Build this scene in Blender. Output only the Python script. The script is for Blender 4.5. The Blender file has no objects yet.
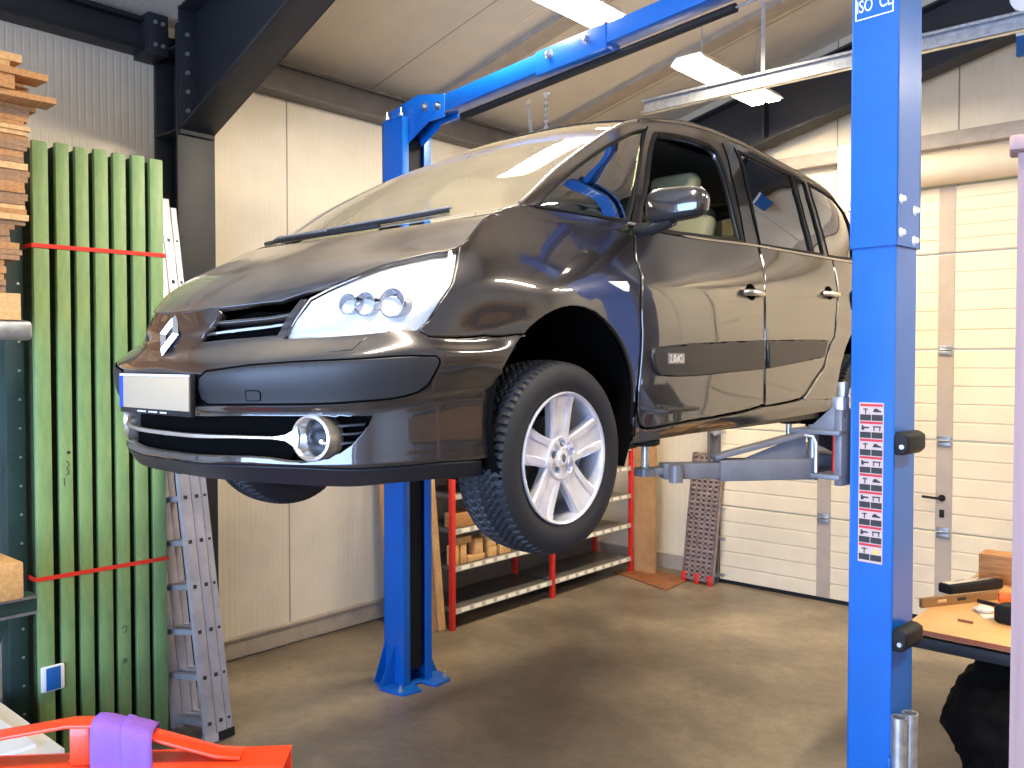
import bpy, bmesh, math, random
import numpy as np
from mathutils import Vector, Matrix, noise
from mathutils.bvhtree import BVHTree
from mathutils.geometry import delaunay_2d_cdt
random.seed(7)
D = bpy.data
COL = bpy.context.scene.collection
PI = math.pi
R = math.radians

# ------------------------------------------------------------------ camera
CAM = Vector((0, 0, 2.15))
FPX = 866.0
YAW = R(41.5)
PITCH = math.atan(23 / 866.0)
cd = D.cameras.new('camera')
cd.sensor_width = 36
cd.lens = 36 * FPX / 1024
cd.clip_start = .05
cam = D.objects.new('camera', cd)
cam.location = CAM
cam.rotation_euler = (PI / 2 - PITCH, 0, YAW)
COL.objects.link(cam)
bpy.context.scene.camera = cam
_F = Vector((-math.sin(YAW) * math.cos(PITCH), math.cos(YAW) * math.cos(PITCH), -math.sin(PITCH)))
_R = Vector((math.cos(YAW), math.sin(YAW), 0))
_U = _R.cross(_F)


def ray(px, py):
    return (_F + _R * ((px - 512) / FPX) + _U * ((384 - py) / FPX)).normalized()


def onx(px, py, x):
    d = ray(px, py); return CAM + d * ((x - CAM.x) / d.x)


def ony(px, py, y):
    d = ray(px, py); return CAM + d * ((y - CAM.y) / d.y)


def onz(px, py, z):
    d = ray(px, py); return CAM + d * ((z - CAM.z) / d.z)


def proj(p):
    v = Vector(p) - CAM
    return 512 + FPX * v.dot(_R) / v.dot(_F), 384 - FPX * v.dot(_U) / v.dot(_F)


# ------------------------------------------------------------------ materials
def mat(name, color, rough=.5, metal=0., coat=0., coat_rough=.05, spec=.5, vary=0., vscale=8., bump=0., bscale=60.,
        emit=None, estr=0., alpha=1., trans=0., color2=None, sheen=0., stretch=(1, 1, 1), ior=1.5):
    m = D.materials.new(name); m.use_nodes = True
    nt = m.node_tree; b = nt.nodes['Principled BSDF']
    b.inputs['Base Color'].default_value = (*color, 1)
    b.inputs['Roughness'].default_value = rough
    b.inputs['Metallic'].default_value = metal
    b.inputs['Coat Weight'].default_value = coat
    b.inputs['Coat Roughness'].default_value = coat_rough
    b.inputs['Specular IOR Level'].default_value = spec
    b.inputs['Transmission Weight'].default_value = trans
    b.inputs['Alpha'].default_value = alpha
    b.inputs['IOR'].default_value = ior
    if emit:
        b.inputs['Emission Color'].default_value = (*emit, 1); b.inputs['Emission Strength'].default_value = estr
    tc = None
    if vary or bump or color2:
        tc = nt.nodes.new('ShaderNodeTexCoord'); mp = nt.nodes.new('ShaderNodeMapping')
        mp.inputs['Scale'].default_value = stretch
        nt.links.new(tc.outputs['Object'], mp.inputs['Vector'])
    if vary or color2:
        n = nt.nodes.new('ShaderNodeTexNoise'); n.inputs['Scale'].default_value = vscale; n.inputs['Detail'].default_value = 6
        n.inputs['Roughness'].default_value = .65
        nt.links.new(mp.outputs[0], n.inputs['Vector'])
        r = nt.nodes.new('ShaderNodeValToRGB')
        c2 = color2 or tuple(max(0, c * (1 - vary)) for c in color)
        c1 = color if color2 else tuple(min(1, c * (1 + vary * .6)) for c in color)
        r.color_ramp.elements[0].position = .32; r.color_ramp.elements[0].color = (*c2, 1)
        r.color_ramp.elements[1].position = .66; r.color_ramp.elements[1].color = (*c1, 1)
        nt.links.new(n.outputs['Fac'], r.inputs['Fac']); nt.links.new(r.outputs['Color'], b.inputs['Base Color'])
    if bump:
        n2 = nt.nodes.new('ShaderNodeTexNoise'); n2.inputs['Scale'].default_value = bscale; n2.inputs['Detail'].default_value = 4
        nt.links.new(mp.outputs[0], n2.inputs['Vector'])
        bp = nt.nodes.new('ShaderNodeBump'); bp.inputs['Strength'].default_value = bump; bp.inputs['Distance'].default_value = .01
        nt.links.new(n2.outputs['Fac'], bp.inputs['Height']); nt.links.new(bp.outputs[0], b.inputs['Normal'])
    return m


def panel_mat(name, color, axis, rib=.05, strength=.35, joint=0., rough=.45, color2=None, coat=0., off=0.):
    """sheet metal sandwich panel: fine ribs repeating along one axis, a wide joint every `joint` metres"""
    m = mat(name, color, rough=rough, vary=.10, vscale=1.6)
    nt = m.node_tree; b = nt.nodes['Principled BSDF']
    tc = nt.nodes.new('ShaderNodeTexCoord'); sp = nt.nodes.new('ShaderNodeSeparateXYZ')
    nt.links.new(tc.outputs['Object'], sp.inputs[0])

    def mth(op, a, bv=None, c=None):
        n = nt.nodes.new('ShaderNodeMath'); n.operation = op
        for k, v in enumerate((a, bv, c)):
            if v is None: continue
            if isinstance(v, (int, float)): n.inputs[k].default_value = v
            else: nt.links.new(v, n.inputs[k])
        return n.outputs[0]
    a = mth('SUBTRACT', sp.outputs['XYZ'.index(axis)], off)
    fr = mth('FRACT', mth('DIVIDE', a, rib))
    tri = mth('ABSOLUTE', mth('SUBTRACT', fr, .5))
    groove = mth('SMOOTH_MIN', mth('MULTIPLY', tri, 5.), 1., .3)
    h = groove
    if joint:
        fj = mth('ABSOLUTE', mth('SUBTRACT', mth('FRACT', mth('DIVIDE', a, joint)), .5))
        jl = mth('GREATER_THAN', fj, .5 - .006 / joint)
        h = mth('SUBTRACT', groove, mth('MULTIPLY', jl, 2.))
        # joint reads as a dark gap
        mix = nt.nodes.new('ShaderNodeMixRGB'); mix.inputs[2].default_value = (.12, .1, .085, 1)
        old = b.inputs['Base Color'].links[0].from_socket
        nt.links.new(old, mix.inputs[1]); nt.links.new(mth('MULTIPLY', jl, .8), mix.inputs[0])
        nt.links.new(mix.outputs[0], b.inputs['Base Color'])
    bp = nt.nodes.new('ShaderNodeBump'); bp.inputs['Strength'].default_value = strength; bp.inputs['Distance'].default_value = .004
    nt.links.new(h, bp.inputs['Height']); nt.links.new(bp.outputs[0], b.inputs['Normal'])
    return m


M = {}


def setup_materials():
    M['black_steel'] = mat('black_steel', (.012, .013, .017), .55, vary=.25)
    M['grey_steel'] = mat('grey_steel', (.12, .105, .095), .5, metal=.0, vary=.2)
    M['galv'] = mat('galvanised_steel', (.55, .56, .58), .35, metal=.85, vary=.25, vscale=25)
    M['galv_dark'] = mat('galvanised_steel_dark', (.30, .30, .31), .4, metal=.7, vary=.25, vscale=20)  # darker galvanised tone for hinges, pins, braces and badge
    M['chrome'] = mat('chrome', (.85, .85, .86), .12, metal=1)
    M['satin'] = mat('satin_chrome', (.66, .61, .55), .28, metal=.9)
    M['blue'] = mat('lift_blue_paint', (.003, .10, .40), .38, vary=.08, vscale=5, spec=.35, coat=.25, coat_rough=.15)
    M['grey_paint'] = mat('lift_arm_grey', (.125, .13, .15), .38, vary=.15, vscale=10, coat=.2, coat_rough=.2)
    M['rubber'] = mat('black_rubber', (.008, .008, .009), .6, spec=.25)
    M['plastic'] = mat('black_plastic', (.010, .010, .012), .35, spec=.3)
    M['strip'] = mat('bumper_strip_plastic', (.020, .019, .020), .40, spec=.35, bump=.05, bscale=400)
    M['paint'] = mat('car_paint_graphite', (.030, .026, .026), .28, metal=.6, coat=1., coat_rough=.03)
    M['paint_low'] = mat('lower_bumper_plastic', (.012, .012, .015), .38, spec=.3)
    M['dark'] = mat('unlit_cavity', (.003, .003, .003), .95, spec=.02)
    M['tyre'] = mat('tyre_rubber', (.010, .011, .015), .58, spec=.35, bump=.08, bscale=120)
    M['alloy'] = mat('alloy_silver', (.66, .66, .72), .24, metal=.55, vary=.06, vscale=30, coat=.5)
    M['white'] = mat('white_plastic', (.8, .8, .8), .4)
    M['brake'] = mat('brake_iron', (.10, .095, .09), .5, metal=.6, vary=.4, vscale=30)
    M['plate'] = mat('plate_face', (.44, .34, .22), .8, spec=.1)
    M['plate_blue'] = mat('plate_blue', (.01, .06, .55), .5)
    M['seat'] = mat('seat_leather', (.34, .33, .20), .5, bump=.1, bscale=60)
    M['seat_dark'] = mat('cabin_plastic', (.03, .029, .027), .6)
    M['red_paint'] = mat('orange_red_paint', (.80, .055, .012), .34, vary=.08, vscale=10, coat=.3)
    M['red_post'] = mat('red_shelf_paint', (.62, .02, .012), .4, vary=.1)
    M['sling'] = mat('purple_webbing', (.24, .10, .50), .85, bump=.5, bscale=260, stretch=(1, 1, 1))
    M['strap'] = mat('red_strap', (.75, .03, .012), .6)
    M['green'] = mat('green_paint_worn', (.27, .39, .14), .5, color2=(.16, .29, .11), vscale=5, bump=.12, bscale=40, stretch=(3, 3, .7))
    M['green_dark'] = mat('dark_green_rack', (.015, .045, .038), .5, vary=.3)
    M['green_gap'] = mat('green_board_edge', (.035, .06, .02), .8, vary=.5, vscale=20)
    M['wood'] = mat('sawn_wood', (.56, .27, .09), .65, color2=(.33, .14, .045), vscale=6, bump=.25, bscale=40, stretch=(1.2, 12, 14))
    M['wood2'] = mat('weathered_wood', (.40, .22, .10), .7, color2=(.20, .10, .045), vscale=6, bump=.25, bscale=40, stretch=(1.2, 12, 14))
    M['wood3'] = mat('pale_pine', (.74, .44, .18), .6, color2=(.55, .29, .10), vscale=5, bump=.15, bscale=40, stretch=(2, 12, 12))
    M['cardboard'] = mat('brown_board', (.42, .22, .085), .7, vary=.2, vscale=6)
    M['tabletop'] = mat('table_ply', (.83, .45, .16), .45, vary=.15, vscale=4, coat=.3, coat_rough=.2)
    M['table_edge'] = mat('table_edge_brown', (.30, .08, .025), .5)
    M['concrete'] = None
    M['shelf_metal'] = mat('shelf_sheet', (.12, .105, .09), .45, metal=.3, vary=.2)
    M['shelf_edge'] = mat('shelf_label_rail', (.40, .36, .28), .5)
    M['paper'] = mat('label_paper', (.78, .72, .60), .6)
    M['pictogram'] = mat('pictogram_ink', (.02, .018, .018), .6)
    M['sticker_red'] = mat('sticker_red', (.5, .012, .02), .5)
    M['sticker'] = mat('sticker_paper', (.50, .38, .34), .6)
    M['yellow'] = mat('warning_yellow', (.8, .5, .03), .5)
    M['white_glow_off'] = mat('white_print', (.75, .85, .95), .5)
    M['mat_brown'] = mat('brown_mat', (.22, .075, .022), .55, vary=.35, vscale=8)
    M['ramp'] = mat('ramp_steel', (.30, .22, .20), .45, metal=.3, vary=.3, vscale=15)
    M['bag'] = mat('black_bag', (.003, .003, .003), .8, spec=.15, bump=.8, bscale=12)
    M['orange'] = mat('orange_handle', (.85, .16, .02), .4)
    M['brass'] = mat('brass_level', (.30, .17, .07), .35, metal=.4)
    M['pinkwood'] = mat('pinkish_board_edge', (.33, .20, .18), .6, vary=.15, vscale=3, stretch=(20, 20, 1))
    M['socket_blue'] = mat('sign_blue', (.006, .10, .34), .4)
    # car glass : tinted, reflective
    for nm, tint, rg in (('glass', .55, .02), ('glass_dark', .10, .02)):
        m = D.materials.new('car_' + nm); m.use_nodes = True; nt = m.node_tree; nt.nodes.clear()
        o = nt.nodes.new('ShaderNodeOutputMaterial'); t = nt.nodes.new('ShaderNodeBsdfTransparent')
        t.inputs[0].default_value = (tint * .92, tint, tint * .80, 1)
        g = nt.nodes.new('ShaderNodeBsdfGlossy'); g.inputs['Roughness'].default_value = rg
        g.inputs[0].default_value = (1, 1, 1, 1)
        fr = nt.nodes.new('ShaderNodeLayerWeight'); fr.inputs['Blend'].default_value = .35
        mr = nt.nodes.new('ShaderNodeMapRange'); mr.inputs['To Min'].default_value = .07 if nm == 'glass' else .22
        mr.inputs['To Max'].default_value = .9
        nt.links.new(fr.outputs['Facing'], mr.inputs['Value'])
        mx = nt.nodes.new('ShaderNodeMixShader')
        nt.links.new(mr.outputs[0], mx.inputs[0]); nt.links.new(t.outputs[0], mx.inputs[1]); nt.links.new(g.outputs[0], mx.inputs[2])
        nt.links.new(mx.outputs[0], o.inputs[0])
        M[nm] = m
    # dusty windscreen: glass with a film of pale dust
    m = M['glass'].copy(); m.name = 'dusty_windscreen'; nt = m.node_tree
    o = [n for n in nt.nodes if n.type == 'OUTPUT_MATERIAL'][0]; prev = o.inputs[0].links[0].from_socket
    df = nt.nodes.new('ShaderNodeBsdfDiffuse'); df.inputs[0].default_value = (.38, .32, .22, 1)
    mx = nt.nodes.new('ShaderNodeMixShader')
    nz = nt.nodes.new('ShaderNodeTexNoise'); nz.inputs['Scale'].default_value = 2.5; nz.inputs['Detail'].default_value = 7
    tc = nt.nodes.new('ShaderNodeTexCoord'); nt.links.new(tc.outputs['Object'], nz.inputs[0])
    mr = nt.nodes.new('ShaderNodeMapRange'); mr.inputs['From Min'].default_value = .3; mr.inputs['From Max'].default_value = .7
    mr.inputs['To Min'].default_value = .42; mr.inputs['To Max'].default_value = .58
    nt.links.new(nz.outputs['Fac'], mr.inputs['Value']); nt.links.new(mr.outputs[0], mx.inputs[0])
    nt.links.new(prev, mx.inputs[1]); nt.links.new(df.outputs[0], mx.inputs[2]); nt.links.new(mx.outputs[0], o.inputs[0])
    M['windscreen'] = m
    # clear lamp lens
    m = D.materials.new('lamp_lens'); m.use_nodes = True; nt = m.node_tree; nt.nodes.clear()
    o = nt.nodes.new('ShaderNodeOutputMaterial'); t = nt.nodes.new('ShaderNodeBsdfTransparent')
    g = nt.nodes.new('ShaderNodeBsdfGlossy'); g.inputs['Roughness'].default_value = .04
    fr = nt.nodes.new('ShaderNodeFresnel'); fr.inputs[0].default_value = 1.6
    mx = nt.nodes.new('ShaderNodeMixShader')
    nt.links.new(fr.outputs[0], mx.inputs[0]); nt.links.new(t.outputs[0], mx.inputs[1]); nt.links.new(g.outputs[0], mx.inputs[2])
    nt.links.new(mx.outputs[0], o.inputs[0]); M['lens'] = m
    M['reflector'] = mat('lamp_reflector', (.95, .95, .96), .45, vary=.03)
    M['lampbulb'] = mat('lamp_detail', (.5, .5, .52), .15, metal=1)


setup_materials()
# settled dust on upward-facing paint
M['paint'].node_tree.nodes['Principled BSDF'].inputs['Coat IOR'].default_value = 1.8
_m = M['paint']; _nt = _m.node_tree; _b = _nt.nodes['Principled BSDF']; _o = [n for n in _nt.nodes if n.type == 'OUTPUT_MATERIAL'][0]
_g = _nt.nodes.new('ShaderNodeNewGeometry'); _sp = _nt.nodes.new('ShaderNodeSeparateXYZ'); _nt.links.new(_g.outputs['Normal'], _sp.inputs[0])
_r = _nt.nodes.new('ShaderNodeMapRange'); _r.inputs[1].default_value = .55; _r.inputs[2].default_value = .95; _r.inputs[3].default_value = 0; _r.inputs[4].default_value = .34; _nt.links.new(_sp.outputs[2], _r.inputs[0])
_tc = _nt.nodes.new('ShaderNodeTexCoord'); _n = _nt.nodes.new('ShaderNodeTexNoise'); _n.inputs['Scale'].default_value = 5; _n.inputs['Detail'].default_value = 8; _nt.links.new(_tc.outputs['Object'], _n.inputs[0])
_q = _nt.nodes.new('ShaderNodeMapRange'); _q.inputs[1].default_value = .3; _q.inputs[2].default_value = .7; _q.inputs[3].default_value = .55; _q.inputs[4].default_value = 1.15; _nt.links.new(_n.outputs[0], _q.inputs[0])
_mu = _nt.nodes.new('ShaderNodeMath'); _mu.operation = 'MULTIPLY'; _nt.links.new(_r.outputs[0], _mu.inputs[0]); _nt.links.new(_q.outputs[0], _mu.inputs[1])
_d = _nt.nodes.new('ShaderNodeBsdfDiffuse'); _d.inputs[0].default_value = (.40, .34, .26, 1); _x = _nt.nodes.new('ShaderNodeMixShader')
_nt.links.new(_mu.outputs[0], _x.inputs[0]); _nt.links.new(_b.outputs[0], _x.inputs[1]); _nt.links.new(_d.outputs[0], _x.inputs[2]); _nt.links.new(_x.outputs[0], _o.inputs[0])


# ------------------------------------------------------------------ object helpers
def empty(name, loc=(0, 0, 0), rz=0., label=None, cat=None, group=None, parent=None):
    o = D.objects.new(name, None); COL.objects.link(o); o.location = loc; o.rotation_euler = (0, 0, rz)
    o.empty_display_size = .1
    if parent: o.parent = parent
    return tag(o, label, cat, group)


def tag(o, label=None, cat=None, group=None, kind=None):
    if label: o['label'] = label
    if cat: o['category'] = cat
    if group: o['group'] = group
    if kind: o['kind'] = kind
    return o


def copy_tree(o, parent=None):
    c = o.copy(); COL.objects.link(c); c.parent = parent
    for ch in list(o.children): copy_tree(ch, c)
    return c


class MB:
    def __init__(s): s.v = []; s.f = []; s.mi = []; s.cur = 0

    def add(s, vs, fs):
        b = len(s.v); s.v += [tuple(v) for v in vs]; s.f += [tuple(b + i for i in f) for f in fs]; s.mi += [s.cur] * len(fs)

    def box(s, x0, x1, y0, y1, z0, z1, mx=None):
        vs = [Vector((x, y, z)) for z in (z0, z1) for y in (y0, y1) for x in (x0, x1)]
        if mx: vs = [mx @ v for v in vs]
        s.add(vs, [(0, 2, 3, 1), (4, 5, 7, 6), (0, 1, 5, 4), (2, 6, 7, 3), (0, 4, 6, 2), (1, 3, 7, 5)])

    def bar(s, a, b, w, h, up=(0, 0, 1)):
        """rectangular bar from a to b, w across, h along up"""
        a = Vector(a); b = Vector(b); d = (b - a).normalized(); up = Vector(up)
        sx = d.cross(up).normalized() * (w / 2); uz = sx.cross(d).normalized() * (h / 2)
        vs = [p + i * sx + j * uz for p in (a, b) for i, j in ((-1, -1), (1, -1), (1, 1), (-1, 1))]
        s.add(vs, [(0, 1, 2, 3), (7, 6, 5, 4), (0, 4, 5, 1), (1, 5, 6, 2), (2, 6, 7, 3), (3, 7, 4, 0)])

    def prism(s, pts, ext):
        """polygon pts (3D, planar) extruded by vector ext"""
        ext = Vector(ext); n = len(pts); P = [Vector(p) for p in pts]
        s.add(P + [p + ext for p in P], [tuple(range(n))[::-1], tuple(range(n, 2 * n))] + [(i, (i + 1) % n, n + (i + 1) % n, n + i) for i in range(n)])

    def tube(s, pts, r, n=12, cap=True, r2=None):
        P = [Vector(p) for p in pts]; k = len(P); rings = []
        d0 = (P[1] - P[0]).normalized(); ref = Vector((0, 0, 1)) if abs(d0.z) < .9 else Vector((1, 0, 0))
        u = d0.cross(ref).normalized()
        b = len(s.v); vs = []
        for i in range(k):
            d = (P[min(i + 1, k - 1)] - P[max(i - 1, 0)]).normalized()
            u = (u - d * u.dot(d)).normalized(); w = d.cross(u)
            rr = r if r2 is None else r + (r2 - r) * i / (k - 1)
            vs += [P[i] + (u * math.cos(2 * PI * j / n) + w * math.sin(2 * PI * j / n)) * rr for j in range(n)]
        fs = [(i * n + j, i * n + (j + 1) % n, (i + 1) * n + (j + 1) % n, (i + 1) * n + j) for i in range(k - 1) for j in range(n)]
        if cap: fs += [tuple(range(n))[::-1], tuple((k - 1) * n + j for j in range(n))]
        s.add(vs, fs)

    def lathe(s, prof, o=(0, 0, 0), axis='z', n=32, close=False):
        """prof: (r, h)"""
        o = Vector(o); vs = []
        for r, h in prof:
            for j in range(n):
                a = 2 * PI * j / n; c, q = r * math.cos(a), r * math.sin(a)
                vs.append(o + {'z': Vector((c, q, h)), 'x': Vector((h, c, q)), 'y': Vector((q, h, c))}[axis])
        k = len(prof)
        fs = [(i * n + j, i * n + (j + 1) % n, (i + 1) * n + (j + 1) % n, (i + 1) * n + j) for i in range(k - 1) for j in range(n)]
        if prof[0][0] > 1e-6 and not close: fs.append(tuple(range(n))[::-1])
        if prof[-1][0] > 1e-6 and not close: fs.append(tuple((k - 1) * n + j for j in range(n)))
        s.add(vs, fs)

    def build(s, name, m, parent=None, smooth=False, bevel=0., loc=None, rot=None, sharp=35, seg=2):
        me = D.meshes.new(name); me.from_pydata(s.v, [], s.f)
        ms = m if isinstance(m, (list, tuple)) else [m]
        for q in ms: me.materials.append(q)
        if len(ms) > 1: me.polygons.foreach_set('material_index', s.mi)
        bm = bmesh.new(); bm.from_mesh(me)
        bmesh.ops.remove_doubles(bm, verts=bm.verts, dist=1e-5)
        bmesh.ops.recalc_face_normals(bm, faces=bm.faces)
        if bevel:
            es = [e for e in bm.edges if len(e.link_faces) == 2 and e.calc_face_angle(0) > R(30)]
            bmesh.ops.bevel(bm, geom=es, offset=bevel, segments=seg, affect='EDGES', profile=.5, clamp_overlap=True)
        bm.to_mesh(me); bm.free()
        if smooth or bevel:
            me.polygons.foreach_set('use_smooth', [True] * len(me.polygons)); me.set_sharp_from_angle(angle=R(sharp))
        o = D.objects.new(name, me); COL.objects.link(o)
        if parent: o.parent = parent
        if loc is not None: o.location = loc
        if rot is not None: o.rotation_euler = rot
        return o


def text_mesh(name, body, size, m, parent, mx, ext=.0008, align='CENTER', sx=1.):
    c = D.curves.new(name, 'FONT'); c.body = body; c.size = size; c.extrude = ext; c.align_x = align; c.align_y = 'CENTER'
    t = D.objects.new('tmp', c); COL.objects.link(t)
    dg = bpy.context.evaluated_depsgraph_get(); dg.update()
    me = D.meshes.new_from_object(t.evaluated_get(dg)); me.name = name
    D.objects.remove(t); me.transform(mx @ Matrix.Diagonal((sx, 1, 1, 1))); me.materials.clear(); me.materials.append(m)
    o = D.objects.new(name, me); COL.objects.link(o)
    if parent: o.parent = parent
    return o


def basis(o, x, y):
    """matrix with origin o, local x and y axes"""
    x = Vector(x).normalized(); y = Vector(y); y = (y - x * y.dot(x)).normalized(); z = x.cross(y)
    return Matrix(((x.x, y.x, z.x, o[0]), (x.y, y.y, z.y, o[1]), (x.z, y.z, z.z, o[2]), (0, 0, 0, 1)))
# ================================================================== THE CAR
# car frame: x to the driver's side (towards camera), y rearwards from the front axle, z up from its ground plane
CO = Vector((-2.714, 2.334, 1.586))
car = empty('car', CO, 0, 'graphite grey people carrier with blank front plate raised on the blue two-post lift', 'car')


def near(pr, px, py):
    p = Vector(pr) + CO - CAM; d = ray(px, py); return CAM + d * p.dot(d) - CO


def pl_y(line, x):
    if x <= line[0][0]:
        (x0, y0), (x1, y1) = line[0], line[1]
    elif x >= line[-1][0]:
        (x0, y0), (x1, y1) = line[-2], line[-1]
    else:
        for k in range(len(line) - 1):
            if line[k][0] <= x <= line[k + 1][0]: (x0, y0), (x1, y1) = line[k], line[k + 1]; break
    return y0 + (y1 - y0) * (x - x0) / (x1 - x0)


def zfit(x, y, line):
    """height at which plan position (x, y) meets a feature line"""
    z = .5
    for _ in range(6):
        px, py = proj(Vector((x, y, z)) + CO)
        ty = pl_y(line, px); q, w = proj(Vector((x, y, z + .1)) + CO)
        z += .1 * (ty - py) / (w - py)
    return z


class Patch:
    def __init__(s, net, sub=8):
        s.net = np.array(net, float); s.nr, s.nc = s.net.shape[:2]
        n = s.net
        n = np.concatenate([2 * n[:1] - n[1:2], n, 2 * n[-1:] - n[-2:-1]], 0)
        n = np.concatenate([2 * n[:, :1] - n[:, 1:2], n, 2 * n[:, -1:] - n[:, -2:-1]], 1)
        s.P = n
        U, V = np.meshgrid(np.linspace(0, s.nc - 1, (s.nc - 1) * sub + 1), np.linspace(0, s.nr - 1, (s.nr - 1) * sub + 1))
        s.gu, s.gv = U.ravel(), V.ravel(); s.shape = U.shape
        pts = s.ev(s.gu, s.gv); W = U.shape[1]; H = U.shape[0]; fs = []
        for i in range(H - 1):
            for j in range(W - 1):
                a = i * W + j; fs.append((a, a + 1, a + W + 1)); fs.append((a, a + W + 1, a + W))
        s.pts = pts; s.fs = fs; s.bvh = BVHTree.FromPolygons([tuple(p) for p in pts], fs); s.sub = sub

    @staticmethod
    def w(t):
        return np.stack([-.5 * t ** 3 + t ** 2 - .5 * t, 1.5 * t ** 3 - 2.5 * t ** 2 + 1, -1.5 * t ** 3 + 2 * t ** 2 + .5 * t, .5 * t ** 3 - .5 * t ** 2], -1)

    def ev(s, u, v):
        u = np.clip(np.asarray(u, float), 0, s.nc - 1 - 1e-9); v = np.clip(np.asarray(v, float), 0, s.nr - 1 - 1e-9)
        iu = u.astype(int); iv = v.astype(int); wu = s.w(u - iu); wv = s.w(v - iv)
        out = np.zeros(u.shape + (3,))
        for a in range(4):
            for b in range(4):
                out += (wv[..., a] * wu[..., b])[..., None] * s.P[iv + a, iu + b]
        return out

    def nrm(s, u, v):
        e = .02
        du = s.ev(np.asarray(u) + e, v) - s.ev(np.asarray(u) - e, v); dv = s.ev(u, np.asarray(v) + e) - s.ev(u, np.asarray(v) - e)
        n = np.cross(du, dv); L = np.linalg.norm(n, axis=-1, keepdims=True); return n / np.maximum(L, 1e-9)

    def hit(s, o, d):
        loc, nn, idx, dist = s.bvh.ray_cast(Vector(o), Vector(d))
        if idx is None: return None
        a, b, c = s.fs[idx]; A, B, C_ = (Vector(s.pts[k]) for k in (a, b, c))
        from mathutils.geometry import barycentric_transform
        q = barycentric_transform(loc, A, B, C_, Vector((s.gu[a], s.gv[a], 0)), Vector((s.gu[b], s.gv[b], 0)), Vector((s.gu[c], s.gv[c], 0)))
        return (q.x, q.y)

    def px(s, x, y):
        """patch parameters seen along one sight line; just off the edge falls back to the nearest edge point"""
        h = s.hit(CAM - CO, ray(x, y))
        if h: return h
        o = CAM - CO; d = ray(x, y); P = s.pts - np.array(o); t = P @ np.array(d)
        dist = np.linalg.norm(P - t[:, None] * np.array(d), axis=1); k = int(np.argmin(dist)); return (s.gu[k], s.gv[k])

    def row(s, v, x):
        """u on row v whose projection has this px"""
        us = np.linspace(0, s.nc - 1 - (4.5 if s.nc > 15 else 0), 400); p = s.ev(us, np.full(400, float(v))); best = 0; bd = 1e9
        for k in range(400):
            d = abs(proj(Vector(p[k]) + CO)[0] - x)
            if d < bd: bd = d; best = us[k]
        return (best, float(v))

    def yz(s, y, z):
        h = s.hit((3, y, z), (-1, 0, 0)); return h


def inpoly(x, y, P):
    c = False; n = len(P); j = n - 1
    for i in range(n):
        if (P[i][1] > y) != (P[j][1] > y) and x < (P[j][0] - P[i][0]) * (y - P[i][1]) / (P[j][1] - P[i][1]) + P[i][0]: c = not c
        j = i
    return c


def spec(patch, pts):
    out = []
    for p in pts:
        if p[0] == 'T': out.append(patch.row(patch.nr - 1, p[1]))
        elif p[0] == 'B': out.append(patch.row(0, p[1]))
        elif p[0] == 'R': out.append(patch.row(p[1], p[2]))
        elif p[0] == 'uv': out.append((p[1], p[2]))
        elif p[0] == 'yz': out.append(patch.yz(p[1], p[2]))
        else: out.append(patch.px(*p))
    return [q for q in out if q]


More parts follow.
